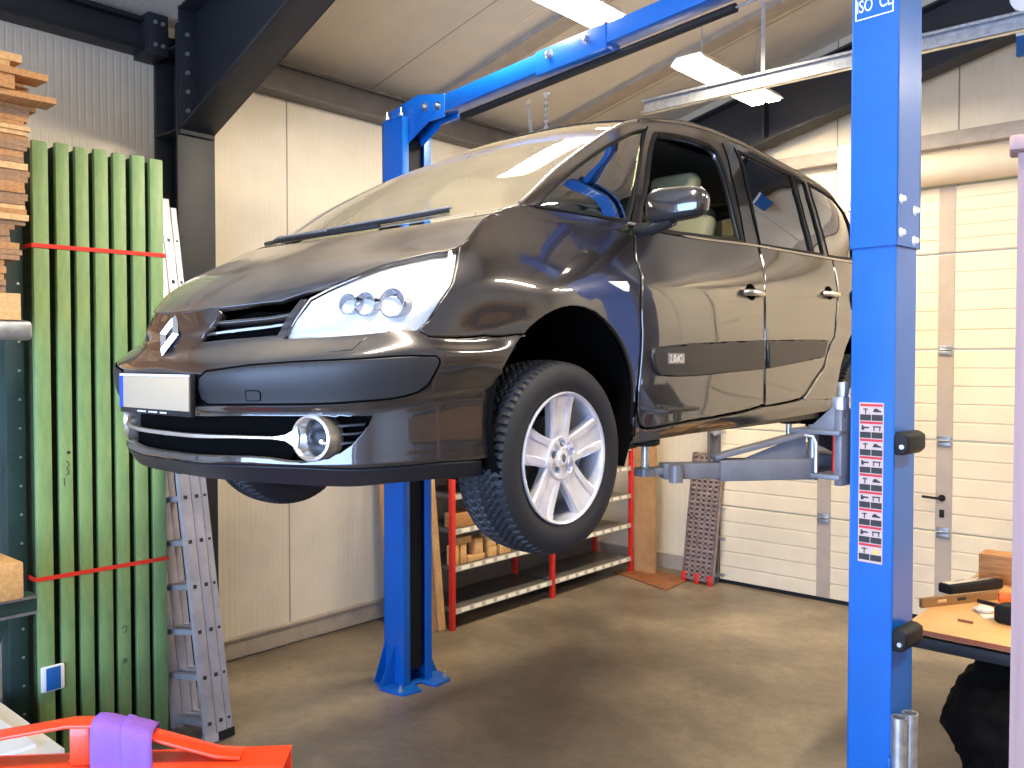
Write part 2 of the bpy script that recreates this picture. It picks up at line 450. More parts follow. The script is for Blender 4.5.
def panel(name, patch, pts, m, holes=(), off=0., thick=.02, gap=.002, step=.035, parent=car, mirror='both', flip=False, lip=.003, centre=False, rough_scale=(.18, .11)):
    """body panel cut out of a patch, with rolled edges and real thickness. mirror: both | join | none"""
    su, sv = rough_scale
    loops = [spec(patch, pts)] + [spec(patch, h) for h in holes]
    L2 = []
    for lp in loops:
        out = []
        n = len(lp)
        for i in range(n):
            a, b = lp[i], lp[(i + 1) % n]
            pa, pb = patch.ev([a[0], b[0]], [a[1], b[1]]); d = np.linalg.norm(pb - pa)
            if d < 1e-4: continue
            k = max(1, int(d / step))
            for t in range(k): out.append((a[0] + (b[0] - a[0]) * t / k, a[1] + (b[1] - a[1]) * t / k))
        L2.append(out)
    poly = L2[0]
    us = [p[0] for p in poly]; vs = [p[1] for p in poly]
    verts = []; edges = []
    for lp in L2:
        b = len(verts); verts += lp; edges += [(b + i, b + (i + 1) % len(lp)) for i in range(len(lp))]
    nb = len(verts)
    P = patch.ev(np.array([v[0] for v in verts]), np.array([v[1] for v in verts]))
    gu = np.arange(min(us), max(us), .125 if step < .05 else .25); gv = np.arange(min(vs), max(vs), .125 if step < .05 else .25)
    cand = [(u, v) for u in gu for v in gv if inpoly(u, v, poly) and not any(inpoly(u, v, h) for h in L2[1:])]
    if cand:
        cp = patch.ev(np.array([c[0] for c in cand]), np.array([c[1] for c in cand]))
        for c, p in zip(cand, cp):
            if np.min(np.linalg.norm(P - p, axis=1)) > .012: verts.append(c)
    vv, ee, ff, ov, oe, of = delaunay_2d_cdt([Vector((v[0] * su, v[1] * sv)) for v in verts], edges, [], 0, 1e-6)
    U = np.array([p.x / su for p in vv]); V = np.array([p.y / sv for p in vv])
    faces = []
    for f in ff:
        cx = sum(U[i] for i in f) / len(f); cy = sum(V[i] for i in f) / len(f)
        if inpoly(cx, cy, poly) and not any(inpoly(cx, cy, h) for h in L2[1:]): faces.append(f)
    sg = -1 if flip else 1
    pos = patch.ev(U, V); N = patch.nrm(U, V) * sg
    pos = pos + N * off
    if flip: faces = [f[::-1] for f in faces]
    # boundary loops of the kept triangles
    cnt = {}
    for f in faces:
        for i in range(len(f)):
            cnt[(f[i], f[(i + 1) % len(f)])] = 1
    bd = [(a, b) for (a, b) in cnt if (b, a) not in cnt]
    nxt = {}
    for a, b in bd: nxt[a] = b
    prv = {b: a for a, b in bd}
    onc = {i for i in range(len(U)) if centre and U[i] < 1e-4}
    inward = {}
    for b_ in nxt:
        if b_ not in prv: continue
        a_, c_ = prv[b_], nxt[b_]
        t = pos[c_] - pos[a_]; n_ = N[b_]; iw = np.cross(n_, t); l = np.linalg.norm(iw); inward[b_] = iw / l if l > 1e-9 else iw * 0
    pos2 = [p.copy() for p in pos]; nn = [n_.copy() for n_ in N]
    for b_, iw in inward.items():
        if b_ in onc: continue
        pos2[b_] = pos[b_] + iw * (gap + lip)
    idx1 = {}; idx2 = {}
    for b_, iw in inward.items():
        g = iw * (0 if b_ in onc else gap)
        idx1[b_] = len(pos2); pos2.append(pos[b_] + g - N[b_] * lip); q = N[b_] * .5 - iw; nn.append(q / np.linalg.norm(q))
        idx2[b_] = len(pos2); pos2.append(pos[b_] + g - N[b_] * thick); nn.append(-iw)
    fs = [tuple(f) for f in faces]
    for a, b in bd:
        if a in onc and b in onc: continue
        if a in idx1 and b in idx1:
            fs.append((b, a, idx1[a], idx1[b])); fs.append((idx1[b], idx1[a], idx2[a], idx2[b]))
    used = sorted({i for f in fs for i in f}); rm = {o: k for k, o in enumerate(used)}
    vs_ = [tuple(pos2[i]) for i in used]; ns_ = [tuple(nn[i]) for i in used]; fs = [tuple(rm[i] for i in f) for f in fs]
    for i in list(onc):
        if i in rm:
            x, y, z = vs_[rm[i]]; vs_[rm[i]] = (0., y, z); a = ns_[rm[i]]; q = np.array((0., a[1], a[2])); ns_[rm[i]] = tuple(q / max(1e-9, np.linalg.norm(q)))

    def mk(nm, V_, F_, N_):
        me = D.meshes.new(nm); me.from_pydata(V_, [], F_); me.materials.append(m)
        me.polygons.foreach_set('use_smooth', [True] * len(me.polygons))
        me.normals_split_custom_set_from_vertices(N_)
        o = D.objects.new(nm, me); COL.objects.link(o); o.parent = parent; return o
    mv = [(-x, y, z) for x, y, z in vs_]; mn = [(-x, y, z) for x, y, z in ns_]; mf = [f[::-1] for f in fs]
    if mirror == 'join':
        n0 = len(vs_)
        return [mk(name, vs_ + mv, fs + [tuple(i + n0 for i in f) for f in mf], ns_ + mn)]
    r = [mk(name, vs_, fs, ns_)]
    if mirror == 'both': r.append(mk(name, mv, mf, mn))
    return r


def seam(name, patch, pts, r, m, off=0., parent=car, step=.03, mirror=True, closed=False, join=False):
    lp = spec(patch, pts)
    if closed: lp = lp + [lp[0]]
    res = []
    for i in range(len(lp) - 1):
        a, b = lp[i], lp[i + 1]; pa, pb = patch.ev([a[0], b[0]], [a[1], b[1]]); k = max(1, int(np.linalg.norm(pb - pa) / step))
        res += [(a[0] + (b[0] - a[0]) * t / k, a[1] + (b[1] - a[1]) * t / k) for t in range(k)]
    res.append(lp[-1]); U = np.array([p[0] for p in res]); V = np.array([p[1] for p in res])
    p = patch.ev(U, V) + patch.nrm(U, V) * patch.sg * off
    out = []
    if join:
        mb = MB(); mb.tube([Vector(q) for q in p], r, 6); mb.tube([Vector((-q[0], q[1], q[2])) for q in p], r, 6)
        return [mb.build(name, m, parent, smooth=True)]
    for s in ((1, -1) if mirror else (1,)):
        mb = MB(); mb.tube([Vector((q[0] * s, q[1], q[2])) for q in p], r, 6); out.append(mb.build(name, m, parent, smooth=True))
    return out


# ---- patch A : the ring from the sill / bumper lip up to bonnet edge and belt line
L_bot = [(129, 457), (165, 472), (204, 478), (241, 482), (339, 488), (375, 486), (409, 482), (480, 476)]
L_lip = [(127, 451), (168, 460), (204, 464), (270, 466), (350, 469), (410, 466), (437, 463), (482, 459.5)]
L_mb = [(127, 442), (172.5, 454), (266, 457.5), (301, 460), (350, 457), (408, 453), (480, 448)]
L_mt = [(125, 408), (194, 417), (250, 417), (312, 417), (372, 415), (403, 410), (430, 405), (480, 400)]
L_sb = [(125, 388), (204, 403), (250, 403), (319, 403), (359, 400), (410, 393), (480, 384)]
L_st = [(125, 362), (204, 372), (250, 365), (330, 361), (410, 356), (435, 356), (480, 354)]
L_hb = [(149, 350), (197, 344.5), (250, 339.5), (281, 337), (330, 334.7), (384, 330), (418, 328), (429, 335), (484, 335), (526, 334)]
plan = [(0, -1.0), (.2, -.995), (.4, -.95), (.56, -.871), (.69, -.770), (.785, -.655), (.845, -.53), (.885, -.37)]
Etop = [(0, -.93, .725), (.198, -.901, .733), (.399, -.80, .751), (.551, -.679, .813), (.645, -.566, .871), (.723, -.467, .903), (.771, -.388, .927), (.736, -.224, 1.046)]
R6 = [(0, -.965), (.2, -.938), (.39, -.858), (.535, -.785), (.66, -.705), (.755, -.615), (.815, -.53), (.857, -.36)]
ins = [.075, .035, .03, .03, .015, .0, .03]   # rows pulled in along the plan normal
cols = []
for k, (x, y) in enumerate(plan):
    a = Vector(plan[max(0, k - 1)] if k else (-plan[1][0], plan[1][1])); b = Vector(plan[min(k + 1, 7)]); t = (b - a).normalized(); n = Vector((-t.y, t.x))  # inward
    if n.y < 0 and k < 3: n = -n
    if n.x > 0: n = -n
    if k == 0: n = Vector((0, 1))
    c = []
    for r, L in enumerate((L_bot, L_lip, L_mb, L_mt, L_sb, L_st, L_hb)):
        q = Vector((x, y)) + n * ins[r]
        if r == 6: q = Vector(R6[k])
        if k == 0: q.x = 0
        z = zfit(q.x, q.y, L)
        if k == 0: z = (zfit(.12, y + ins[r], L) + 0) if r != 6 else .60
        c.append((q.x, q.y, z))
    e = Etop[k]; b6 = c[6]
    f = .5 if k < 6 else .55
    mid = [b6[i] + (e[i] - b6[i]) * f for i in range(3)]
    bul = .010 if k < 6 else .022
    mid[0] -= n.x * bul; mid[1] -= n.y * bul
    if k == 0: mid = [0, -.948, .665]
    if k == 7: mid = [.865, -.31, .83]
    c.append(tuple(mid)); c.append(e); cols.append(c)
side = [  # y, belt point
    (-.15, (.728, -.044, 1.108)), (.14, (.782, .215, 1.108)), (.42, (.822, .467, 1.095)), (.80, (.848, .843, 1.082)), (1.2, (.852, 1.222, 1.094)),
    (1.6, (.855, 1.609, 1.109)), (2.0, (.856, 2.002, 1.115)), (2.4, (.855, 2.402, 1.124)), (2.8, (.845, 2.795, 1.135)), (3.15, (.822, 3.15, 1.14)), (3.40, (.765, 3.38, 1.14))]
for k, (y, e) in enumerate(side):
    dz = .022 * y
    cr = .835 + .045 * (y + .15) if y < 1.6 else .914 + .02 * (y - 1.6)
    w = .0 if k < 9 else (.02 if k == 9 else .075)
    hw = [.868, .892, .898, .905, .912, .916, .915, .902]
    zz = [.235 + dz, .285 + dz, .325 + dz, .41 + dz, .50 + dz, .60 + dz, .70 + dz, cr]
    yy = y if y < 3.3 else 3.44
    cols.append([(hw[i] - w, yy + (.0 if i < 7 else (e[1] - yy) * .4), zz[i]) for i in range(8)] + [e])
for (x, y, ex, ey) in ((.72, 3.60, .64, 3.50), (.42, 3.67, .38, 3.56), (0, 3.69, 0, 3.58)):
    z0 = [.30, .35, .40, .48, .57, .67, .77, .95]
    cols.append([(x, y - (.05 if i == 0 else .0) - (.03 if i > 5 else 0), z0[i]) for i in range(8)] + [(ex, ey, 1.14)])
PA = Patch([[cols[c][r] for c in range(len(cols))] for r in range(9)]); PA.sg = 1
NA = len(cols) - 1

# ---- patch B : bonnet, windscreen and roof
cen = [(-.93, .725), (-.885, .768), (-.83, .812), (-.75, .862), (-.64, .915), (-.46, .995), (-.36, 1.035), (0, 1.255), (.42, 1.475), (.86, 1.655), (1.35, 1.765), (1.88, 1.79), (2.38, 1.775), (2.78, 1.74), (3.13, 1.69), (3.36, 1.60)]
edg = [(.399, -.80, .751), (.551, -.679, .813), (.645, -.566, .871), (.723, -.467, .903), (.771, -.388, .927), (.736, -.224, 1.046), (.725, -.044, 1.109), (.702, .209, 1.281), (.635, .611, 1.499), (.567, .945, 1.63),
       (.574, 1.376, 1.699), (.575, 1.88, 1.707), (.568, 2.378, 1.686), (.570, 2.779, 1.66), (.570, 3.11, 1.615), (.56, 3.32, 1.535)]
net = []
for k in range(16):
    c = Vector((0, *cen[k])); e = Vector(edg[k]); row = []
    for j, t in enumerate((0, .28, .55, .8, 1)):
        if k == 0: row.append([(0, -.93, .725), (.105, -.925, .727), (.198, -.901, .733), (.30, -.86, .741), (.399, -.80, .751)][j]); continue
        x = e.x * t; s = t ** 2.2
        y = c.y + (e.y - c.y) * t ** 2; z = c.z + (e.z - c.z) * (t ** 2.4)
        z += .012 * t * (1 - t) * (1 if k < 4 else 1)
        row.append((x, y, z))
    net.append(row)
PB = Patch(net); PB.sg = -1
if PB.nrm([2.], [11.])[0][2] > 0: PB.sg = 1

# ---- patch C : greenhouse side, bottom row on the belt
def beltpt(y):
    us = np.linspace(7, NA, 1500); p = PA.ev(us, np.full(1500, 8.)); return tuple(p[int(np.argmin(abs(p[:, 1] - y) + (us < 7.5) * 0))])


bt_unused = [(.745, -.03, 1.10), (.778, .19, 1.112), (.816, .42, 1.098), (.838, .68, 1.086), (.85, .98, 1.086), (.854, 1.45, 1.102), (.856, 1.95, 1.115), (.855, 2.45, 1.125), (.843, 2.85, 1.137), (.805, 3.2, 1.14)]
bt = [beltpt(y) for y in (-.035, .19, .42, .68, .98, 1.45, 1.95, 2.45, 2.90, 3.36)]
tp = edg[6:16]
net = []
for t, bl in ((0, 0), (.33, .028), (.66, .032), (.86, .02), (1, 0)):
    row = []
    for k in range(10):
        a = Vector(bt[k]); b = Vector(tp[k]); h = (b.z - a.z)
        p = a.lerp(b, t); p.x += bl * min(1, h / .35)
        row.append(tuple(p))
    net.append(row)
PC = Patch(net); PC.sg = 1
for P_ in (PA, PC):
    q = P_.nrm([P_.nc * .5], [P_.nr * .5])[0]
    P_.sg = 1 if q[0] > 0 else -1
FA, FB, FC = PA.sg < 0, PB.sg < 0, PC.sg < 0


def arch(y0, z0, r, a0, a1, n=24):
    return [('yz', y0 + r * math.cos(R(a0 + (a1 - a0) * k / n)), z0 + r * math.sin(R(a0 + (a1 - a0) * k / n))) for k in range(n + 1)]


P_ = 'paint'
# front arch circle centre (0.03,.36) r .385 ; angles measured from +y (rearwards)
AF = (.03, .365, .385)
AR = (2.80, .40, .385)


def zrow(v, y):  # u,v where row v has this y on the side
    us = np.linspace(7, NA - 2, 300); p = PA.ev(us, np.full(300, float(v))); k = int(np.argmin(abs(p[:, 1] - y))); return ('uv', us[k], float(v))


body = dict(m=M['paint'])
seat_f = (526, 334)
mouth_u = PA.row(3, 194)[0]
# painted bumper: from lip line to grille, one piece with the nose
panel('front_bumper', PA, [('uv', 0, 3), ('uv', 0, 8), ('T', 216), (222.5, 312), (211, 327), (198, 344), (204, 345), (250, 339.8), (281, 338), (330, 335.7), (384, 331), (418, 328.8), (421, 332), (429, 336.5), (484, 335.8), (526, 334.6)]
      + arch(*AF, 134.5, 196, 10) + [(482, 459.5), (437, 463), (410, 466), (350, 469), (300, 467), (270, 466), ('uv', 1, 1), ('uv', 0, 1), ('uv', 0, 2), ('uv', 1, 2), (266, 457.5), (301.6, 462), (328, 458), (340, 452), (351.6, 444), (364, 430), (372, 416.5), (340, 417.3), (312, 417.5), (250, 417)],
      M['paint'], flip=FA, mirror='join', centre=True, thick=.03)
panel('bumper_lip', PA, [('uv', 0, 0), ('uv', 0, 1), ('uv', 1, 1), (270, 466.3), (300, 467.3), (350, 469.3), (410, 466.3), (437, 463.3), (482, 459.8)] + [('R', 0, 482), ('R', 0, 440), ('R', 0, 409), ('R', 0, 375), ('R', 0, 339), ('R', 0, 300), ('R', 0, 241), ('R', 0, 204)],
      M['paint_low'], flip=FA, mirror='join', centre=True, off=.002, thick=.04)
panel('bumper_strip', PA, [(207, 372), (250, 366), (290, 363), (330, 361), (370, 359), (410, 356.5), (435, 357), (438.5, 360), (439, 363), (434, 373), (427.5, 384), (418, 391), (405.6, 395), (390, 398), (359, 400.5), (319, 403), (280, 403.5), (250, 403.5), (209, 403.5), (202, 399), (199, 388), (200, 378)],
      M['strip'], flip=FA, off=.006, thick=.02, gap=0, lip=.004)
seam('strip_outline', PA, [(206, 371), (250, 365), (290, 362), (330, 360), (370, 358), (410, 355.5), (436, 356), (440, 360), (440, 363), (435, 373.5), (428.5, 385), (419, 392), (406, 396), (390, 399), (359, 401.5), (319, 404), (280, 404.5), (250, 404.5), (208, 404.5), (200.5, 399), (198, 388), (199, 378)], .003, M['dark'], off=.0005, closed=True)
panel('tow_cover', PA, [(247, 390), (259, 390), (261.5, 392), (261.5, 400), (248, 400)], M['strip'], flip=FA, off=.0080, thick=.004, gap=0, lip=.001)
seam('tow_cover_outline', PA, [(247, 390), (259, 390), (261.5, 392), (261.5, 400), (248, 400)], .0015, M['dark'], off=.008, closed=True, mirror=False)
# grille : dark backing, frame and slats
GP = [(222.5, 311.5), (250, 304), (303, 298.5), (281, 337.5), (250, 339.5), (204, 344.5), (198, 344)]
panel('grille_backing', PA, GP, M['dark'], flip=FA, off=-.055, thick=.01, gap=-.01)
grl = []
for nm, a in (('grille_slat', [(215, 320), (250, 316.5), (290, 311), (288.5, 314), (250, 319.5), (213, 323)]),
              ('grille_slat', [(206.5, 333), (250, 327), (282.5, 323), (281, 326), (250, 330.5), (204.5, 336)]),
              ('grille_frame', [(300, 299), (306.5, 298.5), (283, 338.5), (250, 341), (204, 346), (198, 345.5), (200, 342.5), (250, 337.5), (277, 335)])):
    panel(nm, PA, a, M['paint'], flip=FA, off=-.001 if nm == 'grille_frame' else -.008, thick=.012 if nm == 'grille_frame' else .03, gap=0, lip=.002, step=.02)
# lower mouth
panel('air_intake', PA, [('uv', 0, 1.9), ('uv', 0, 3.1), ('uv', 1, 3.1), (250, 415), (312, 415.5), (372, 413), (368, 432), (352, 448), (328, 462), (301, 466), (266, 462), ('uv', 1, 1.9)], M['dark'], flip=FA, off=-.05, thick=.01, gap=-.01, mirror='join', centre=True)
panel('intake_bar', PA, [('uv', 0, 2.46), ('uv', 0, 2.56), ('uv', 1, 2.56), (250, 436), (272, 436.5), (285, 434.5), (293, 430), (297, 426), (299, 438), (297, 451), (293, 447), (285, 441.5), (272, 439.6), (250, 439), ('uv', 1, 2.46)],
      M['satin'], flip=FA, off=.0, thick=.015, gap=0, lip=.003, mirror='join', centre=True, step=.02)
for yy in (425, 434, 443):
    panel('fog_slat', PA, [(334, yy), (366, yy - 2), (364 - (yy - 425) * .8, yy + 1.5), (334, yy + 3.2)], M['plastic'], flip=FA, off=-.012, thick=.03, gap=0, step=.02)
# bonnet, wings, doors
panel('bonnet', PB, [('uv', 0, 0), ('uv', 2, 0), ('uv', 4, 0), ('uv', 4, .5), ('uv', 4, 1), ('uv', 4, 1.5), ('uv', 4, 2), ('uv', 4, 2.5), ('uv', 4, 3), ('uv', 4, 3.5), ('uv', 4, 4), ('uv', 4, 4.5), ('uv', 4, 5), ('uv', 3, 5.12), ('uv', 2, 5.2), ('uv', 1, 5.22), ('uv', 0, 5.25)], M['paint'], flip=FB, mirror='join', centre=True, off=.001, gap=-.002, lip=.002)
panel('scuttle', PB, [('uv', 0, 5.25), ('uv', 1, 5.22), ('uv', 2, 5.2), ('uv', 3, 5.12), ('uv', 4, 5), ('uv', 4, 5.5), ('uv', 4, 6), ('uv', 3, 6), ('uv', 2, 6), ('uv', 1, 6), ('uv', 0, 6)], M['strip'], flip=FB, mirror='join', centre=True, off=-.012)
wing_seam = [(550, 220.5), (577, 222.5), (600, 226.5), (617, 230)]
panel('cowl_corner_trim', PA, [(488, 216.5), ('T', 490), ('T', 505), ('T', 533), ('T', 577), ('T', 600), ('T', 628), (629, 229), (617, 229.6), (600, 226.2), (577, 222.2), (550, 220)], M['paint'], flip=FA, off=-.002)
panel('front_wing', PA, [(459.5, 246), (473, 231), (487, 217.5)] + wing_seam + [(634, 236), (634, 250), (634.5, 259), (638, 266), (640.3, 275), (640.5, 300), (641.5, 331), (640, 360), (637, 387.5), (635, 415), (634, 438)]
      + arch(*AF, -5, 134, 22) + [(526, 333.5), (484, 334.8), (429, 335.5), (421, 331), (419, 328), (427.5, 321), (437, 306), (445, 294), (452.5, 282), (456, 264)], M['paint'], flip=FA)
dbot = [(763.5, 404.5), (740, 411.5), (715, 416.5), (690, 420.5), (670, 424.5), (655, 427.5), (645, 428), (641, 424), (639.5, 415)]
front_door, _fd = panel('front_door', PA, [('T', 636), ('T', 652), ('T', 694), ('T', 730), ('T', 758), (762.5, 265), (763.8, 290), (764, 315), (764, 340), (764, 375)] + dbot + [(639.5, 387.5), (642.2, 360), (643.5, 331), (642.6, 300), (642.4, 275), (640, 266), (636.5, 259), (636, 245)], M['paint'], flip=FA)
front_door['label'] = 'front door with open window and engine badge'
rear_door, _rd = panel('rear_door', PA, [('T', 760), ('T', 785), ('T', 809), ('T', 832), (835, 275), (837, 295), (835.5, 318), (833.5, 338)] + [(829, 345), (822.7, 367), (815, 377.5), (804.5, 394), (800, 398.5), (793, 400.5), (778, 403.5), (765.5, 406), (765.5, 375), (765.7, 340), (765.7, 315), (765.3, 290), (764, 265)], M['paint'], flip=FA)
panel('sill_panel', PA, [(634, 439.5), (635.5, 415), (636.5, 410), (638, 420), (640, 427.5), (646, 430.5), (655, 430), (670, 427), (690, 423), (715, 419), (740, 414), (764, 407), (778, 405.5), (793, 402.5), (802, 400)] + [('yz', 2.418, .36), zrow(0, 2.41), zrow(0, 1.9), zrow(0, 1.4), zrow(0, .9), zrow(0, .42)], M['paint'], flip=FA)
rq = PA.row(8, 833)
panel('rear_quarter', PA, [rq and ('uv', rq[0], 8)] + [('uv', rq[0] + (NA - rq[0]) * t, 8) for t in (.25, .5, .75, 1)] + [('uv', NA, 6), ('uv', NA, 4), ('uv', NA, 2), ('uv', NA, 0), ('uv', NA - 2, 0), ('uv', NA - 3, 0), ('uv', NA - 3.4, 0)] + arch(*AR, -25, 180, 26)[0:] + [('yz', 2.418, .355), (803, 400.5), (806.5, 395.5), (817.3, 378.5), (824.5, 367.5), (830.5, 345), (835, 338), (837, 318), (838.5, 295), (836.5, 275)], M['paint'], flip=FA)
# roof, glass
panel('windscreen', PB, [('uv', 0, 6.04), ('uv', 1, 6.04), ('uv', 2, 6.04), ('uv', 3, 6.04), ('uv', 3.93, 6.06), ('uv', 3.93, 7), ('uv', 3.93, 8), ('uv', 3.92, 8.9), ('uv', 3, 9), ('uv', 2, 9), ('uv', 1, 9), ('uv', 0, 9)], M['windscreen'], flip=FB, mirror='join', centre=True, off=-.003, thick=.006, gap=0)
panel('roof', PB, [('uv', 0, 9.02), ('uv', 1, 9.02), ('uv', 2, 9.02), ('uv', 3, 9.02), ('uv', 4, 8.95)] + [('uv', 4, 9 + .5 * k) for k in range(1, 13)] + [('uv', 2, 15), ('uv', 0, 15)], M['paint'], flip=FB, mirror='join', centre=True)
QG = [(534, 206.5), (545, 195), (561, 180), (577, 166.5), (592.5, 155), (608, 145), (624, 136.6), (635, 132), (645, 129.5), (641, 160), (635, 190), (628, 221), (603, 216.5), (577, 212.5), (555, 209.5)]
DW = [(655, 134), (675, 136), (695, 141), (709, 146), (716, 152), (722, 165), (731, 195), (737, 220), (742.5, 241.5), (720, 239), (694, 235.5), (672, 233), (650, 230), (637, 227), (641, 205), (647, 180)]
RW = [(738, 151), (764, 163), (790, 175), (795, 192), (803, 222), (811, 252.5), (785, 248.5), (760, 244.5), (754, 215), (747, 185)]
G2 = [(793.5, 177), (804, 182.5), (808, 197), (816, 225), (823.5, 254.5), (813.5, 253), (805, 220), (799, 197)]
G3 = [(807.5, 183), (822, 191), (836, 199.5), (845, 210), (849, 225), (852, 245), (853, 259), (840, 257.5), (828, 255.5), (820, 225), (812, 198)]
panel('greenhouse_frame', PC, [('uv', .02, 0)] + [('uv', k * .5, 0) for k in range(1, 19)] + [('uv', 9, 4)] + [('uv', 9 - k * .5, 4) for k in range(1, 18)] + [('uv', .02, 4)], M['paint'], holes=(QG, DW, RW, G2, G3), flip=FC, thick=.03, gap=0)
for nm, g, mt in (('quarter_light', QG, 'glass'), ('rear_door_glass', RW, 'glass_dark'), ('rear_door_small_glass', G2, 'glass_dark'), ('rear_side_glass', G3, 'glass_dark')):
    panel(nm, PC, g, M[mt], flip=FC, off=-.006, thick=.004, gap=-.004)
for g in (QG, DW, RW, G2, G3): seam('window_seal', PC, g, .006 if g is not DW else .011, M['rubber'], off=.0, closed=True)
for s in ([(647.5, 127), (641, 160), (635, 192), (630, 223)], [(722, 143.5), (731, 175), (739, 210), (745, 243)], [(734, 148), (745, 185), (752, 215), (759.5, 245)]):
    seam('door_frame_gap', PC, s, .004, M['dark'], off=.001)
seam('windscreen_trim', PB, [('uv', 3.96, 6.05), ('uv', 3.96, 6.5), ('uv', 3.96, 7), ('uv', 3.96, 7.5), ('uv', 3.96, 8), ('uv', 3.96, 8.5), ('uv', 3.96, 8.95)], .006, M['satin'], off=.004)
seam('windscreen_edge', PB, [('uv', 0, 9.01), ('uv', 1, 9.01), ('uv', 2, 9.01), ('uv', 3, 9.01), ('uv', 3.95, 8.98)], .005, M['rubber'], join=True)
seam('roof_rail_trim', PB, [('uv', 4, 9 + .25 * k) for k in range(0, 24)], .009, M['paint'], off=.004)
seam('belt_trim', PC, [('uv', 1 + .25 * k, 0.02) for k in range(5, 33)], .005, M['satin'], off=.003)
# headlight
HL = [(309, 297.3), (325, 289), (342, 281.4), (366, 271), (390, 263), (410, 257.5), (431, 253), (445, 249.5), (458.5, 247), (456, 262), (452, 281.5), (444, 294), (436, 306), (427, 320), (417.5, 327), (400, 328.3), (384, 329.5), (355, 332.3), (330, 334.2), (305, 336), (282.5, 336.7), (295, 317)]
HI = HL
hl = panel('headlight', PA, HL, M['lens'], flip=FA, off=-.001, thick=.010, gap=.002)
for s in (0, 1):
    pass
rf = panel('lamp_reflector', PA, HL, M['reflector'], flip=FA, off=-.020, thick=.02, gap=-.001)
for o, pr in zip(rf, hl): o.parent = pr
for (cx, cy, rr, dp) in ((392, 303, .042, .035), (365, 304, .034, .03), (348, 304, .03, .03)):
    uv = PA.px(cx, cy); p = Vector(PA.ev([uv[0]], [uv[1]])[0]); d = Vector((.25, -.93, .1)).normalized()
    for s, pr in ((1, hl[0]), (-1, hl[1])):
        mb = MB(); c = p - d * .012; mb.lathe([(rr * .35, -.0), (rr * .8, .008), (rr * .95, .02), (rr, .035), (rr * 1.08, .035), (rr * 1.08, -.01)], n=24)
        q = d.to_track_quat('Z', 'Y').to_matrix().to_4x4(); mx = Matrix.Translation(c - d * .02) @ q
        mb.v = [tuple(mx @ Vector(v)) for v in mb.v]
        mb.lathe([(0, 0), (.1, 0)], n=3) if False else None
        if s < 0: mb.v = [(-v[0], v[1], v[2]) for v in mb.v]
        mb.build('lamp_projector', M['lampbulb'], pr, smooth=True)
panel('headlight_washer', PA, [(328, 350.5), (346, 348.5), (363, 337), (366.5, 338), (352, 350), (330, 352)], M['paint'], flip=FA, off=.003, thick=.004, gap=0, lip=.001)
# side protection strips
SF = [(653, 348), (668, 346), (690.6, 343.5), (725, 341.5), (762.5, 340.2), (762.5, 369), (735, 371.8), (694, 376), (672, 376.8), (659, 376), (654, 370), (651, 356)]
SR = [(767, 340), (800, 339.5), (826, 340), (822.5, 357), (805, 361), (787, 364.5), (767, 368.5)]
fs_ = panel('rub_strip', PA, SF, M['strip'], flip=FA, off=.014, thick=.02, gap=0, lip=.006)
rs_ = panel('rub_strip', PA, SR, M['strip'], flip=FA, off=.014, thick=.02, gap=0, lip=.006)
for s, (a, b) in enumerate(((front_door, rear_door), (_fd, _rd))):
    fs_[s].parent = a; rs_[s].parent = b
bp = PA.px(673, 358.5); B0 = Vector(PA.ev([bp[0]], [bp[1]])[0]) + Vector((.016, 0, 0))
for s, pr in ((1, fs_[0]), (-1, fs_[1])):
    mb = MB(); mb.box((B0.x - .001) * s, (B0.x + .001) * s, B0.y - .062, B0.y + .062, B0.z - .021, B0.z + .021)
    pb = mb.build('badge', M['galv_dark'], pr)
    mx = basis((s * (B0.x + .001), B0.y, B0.z - .002), (0, s, 0), (0, 0, 1))
    text_mesh('badge_lettering', '2.0dCi', .042, M['chrome'], pb, mx, ext=.001, sx=.95)
# indicator repeater
ir = panel('side_indicator', PA, [(608, 281.5), (626.5, 281.5), (629, 286), (628.5, 291.5), (624, 291)], M['white'], flip=FA, off=.003, thick=.004, gap=0, lip=.001)
# door handles
for (x, y, door) in ((751, 293.5, (front_door, _fd)), (829, 294.5, (rear_door, _rd))):
    uv = PA.px(x, y); p = Vector(PA.ev([uv[0]], [uv[1]])[0])
    for s, pr in ((1, door[0]), (-1, door[1])):
        mb = MB(); a = []
        for t in range(9):
            f = t / 8; a.append(Vector((s * (p.x + .004 + .034 * math.sin(f * PI) ** .5), p.y - .085 + .17 * f, p.z)))
        mb.tube(a, .015, 10)
        h = mb.build('door_handle', M['satin'], pr, smooth=True)
        mb = MB(); mb.lathe([(0, .004), (.03, .0035), (.042, .001), (.045, -.004)], n=24, axis='x')
        mb.v = [(s * (p.x + v[0]), p.y + v[1] * 1.15, p.z + v[2]) for v in mb.v]
        mb.build('handle_recess', M['dark'], pr, smooth=True)
# fuel filler recess
mb = MB(); uv = PA.yz(2.66, .88); p = Vector(PA.ev([uv[0]], [uv[1]])[0]); mb.lathe([(0, .002), (.085, .002), (.09, -.01)], n=32, axis='x'); mb.v = [(p.x + v[0] + .001, p.y + v[1], p.z + v[2]) for v in mb.v]
mb.build('fuel_filler_opening', M['dark'], car, smooth=True)

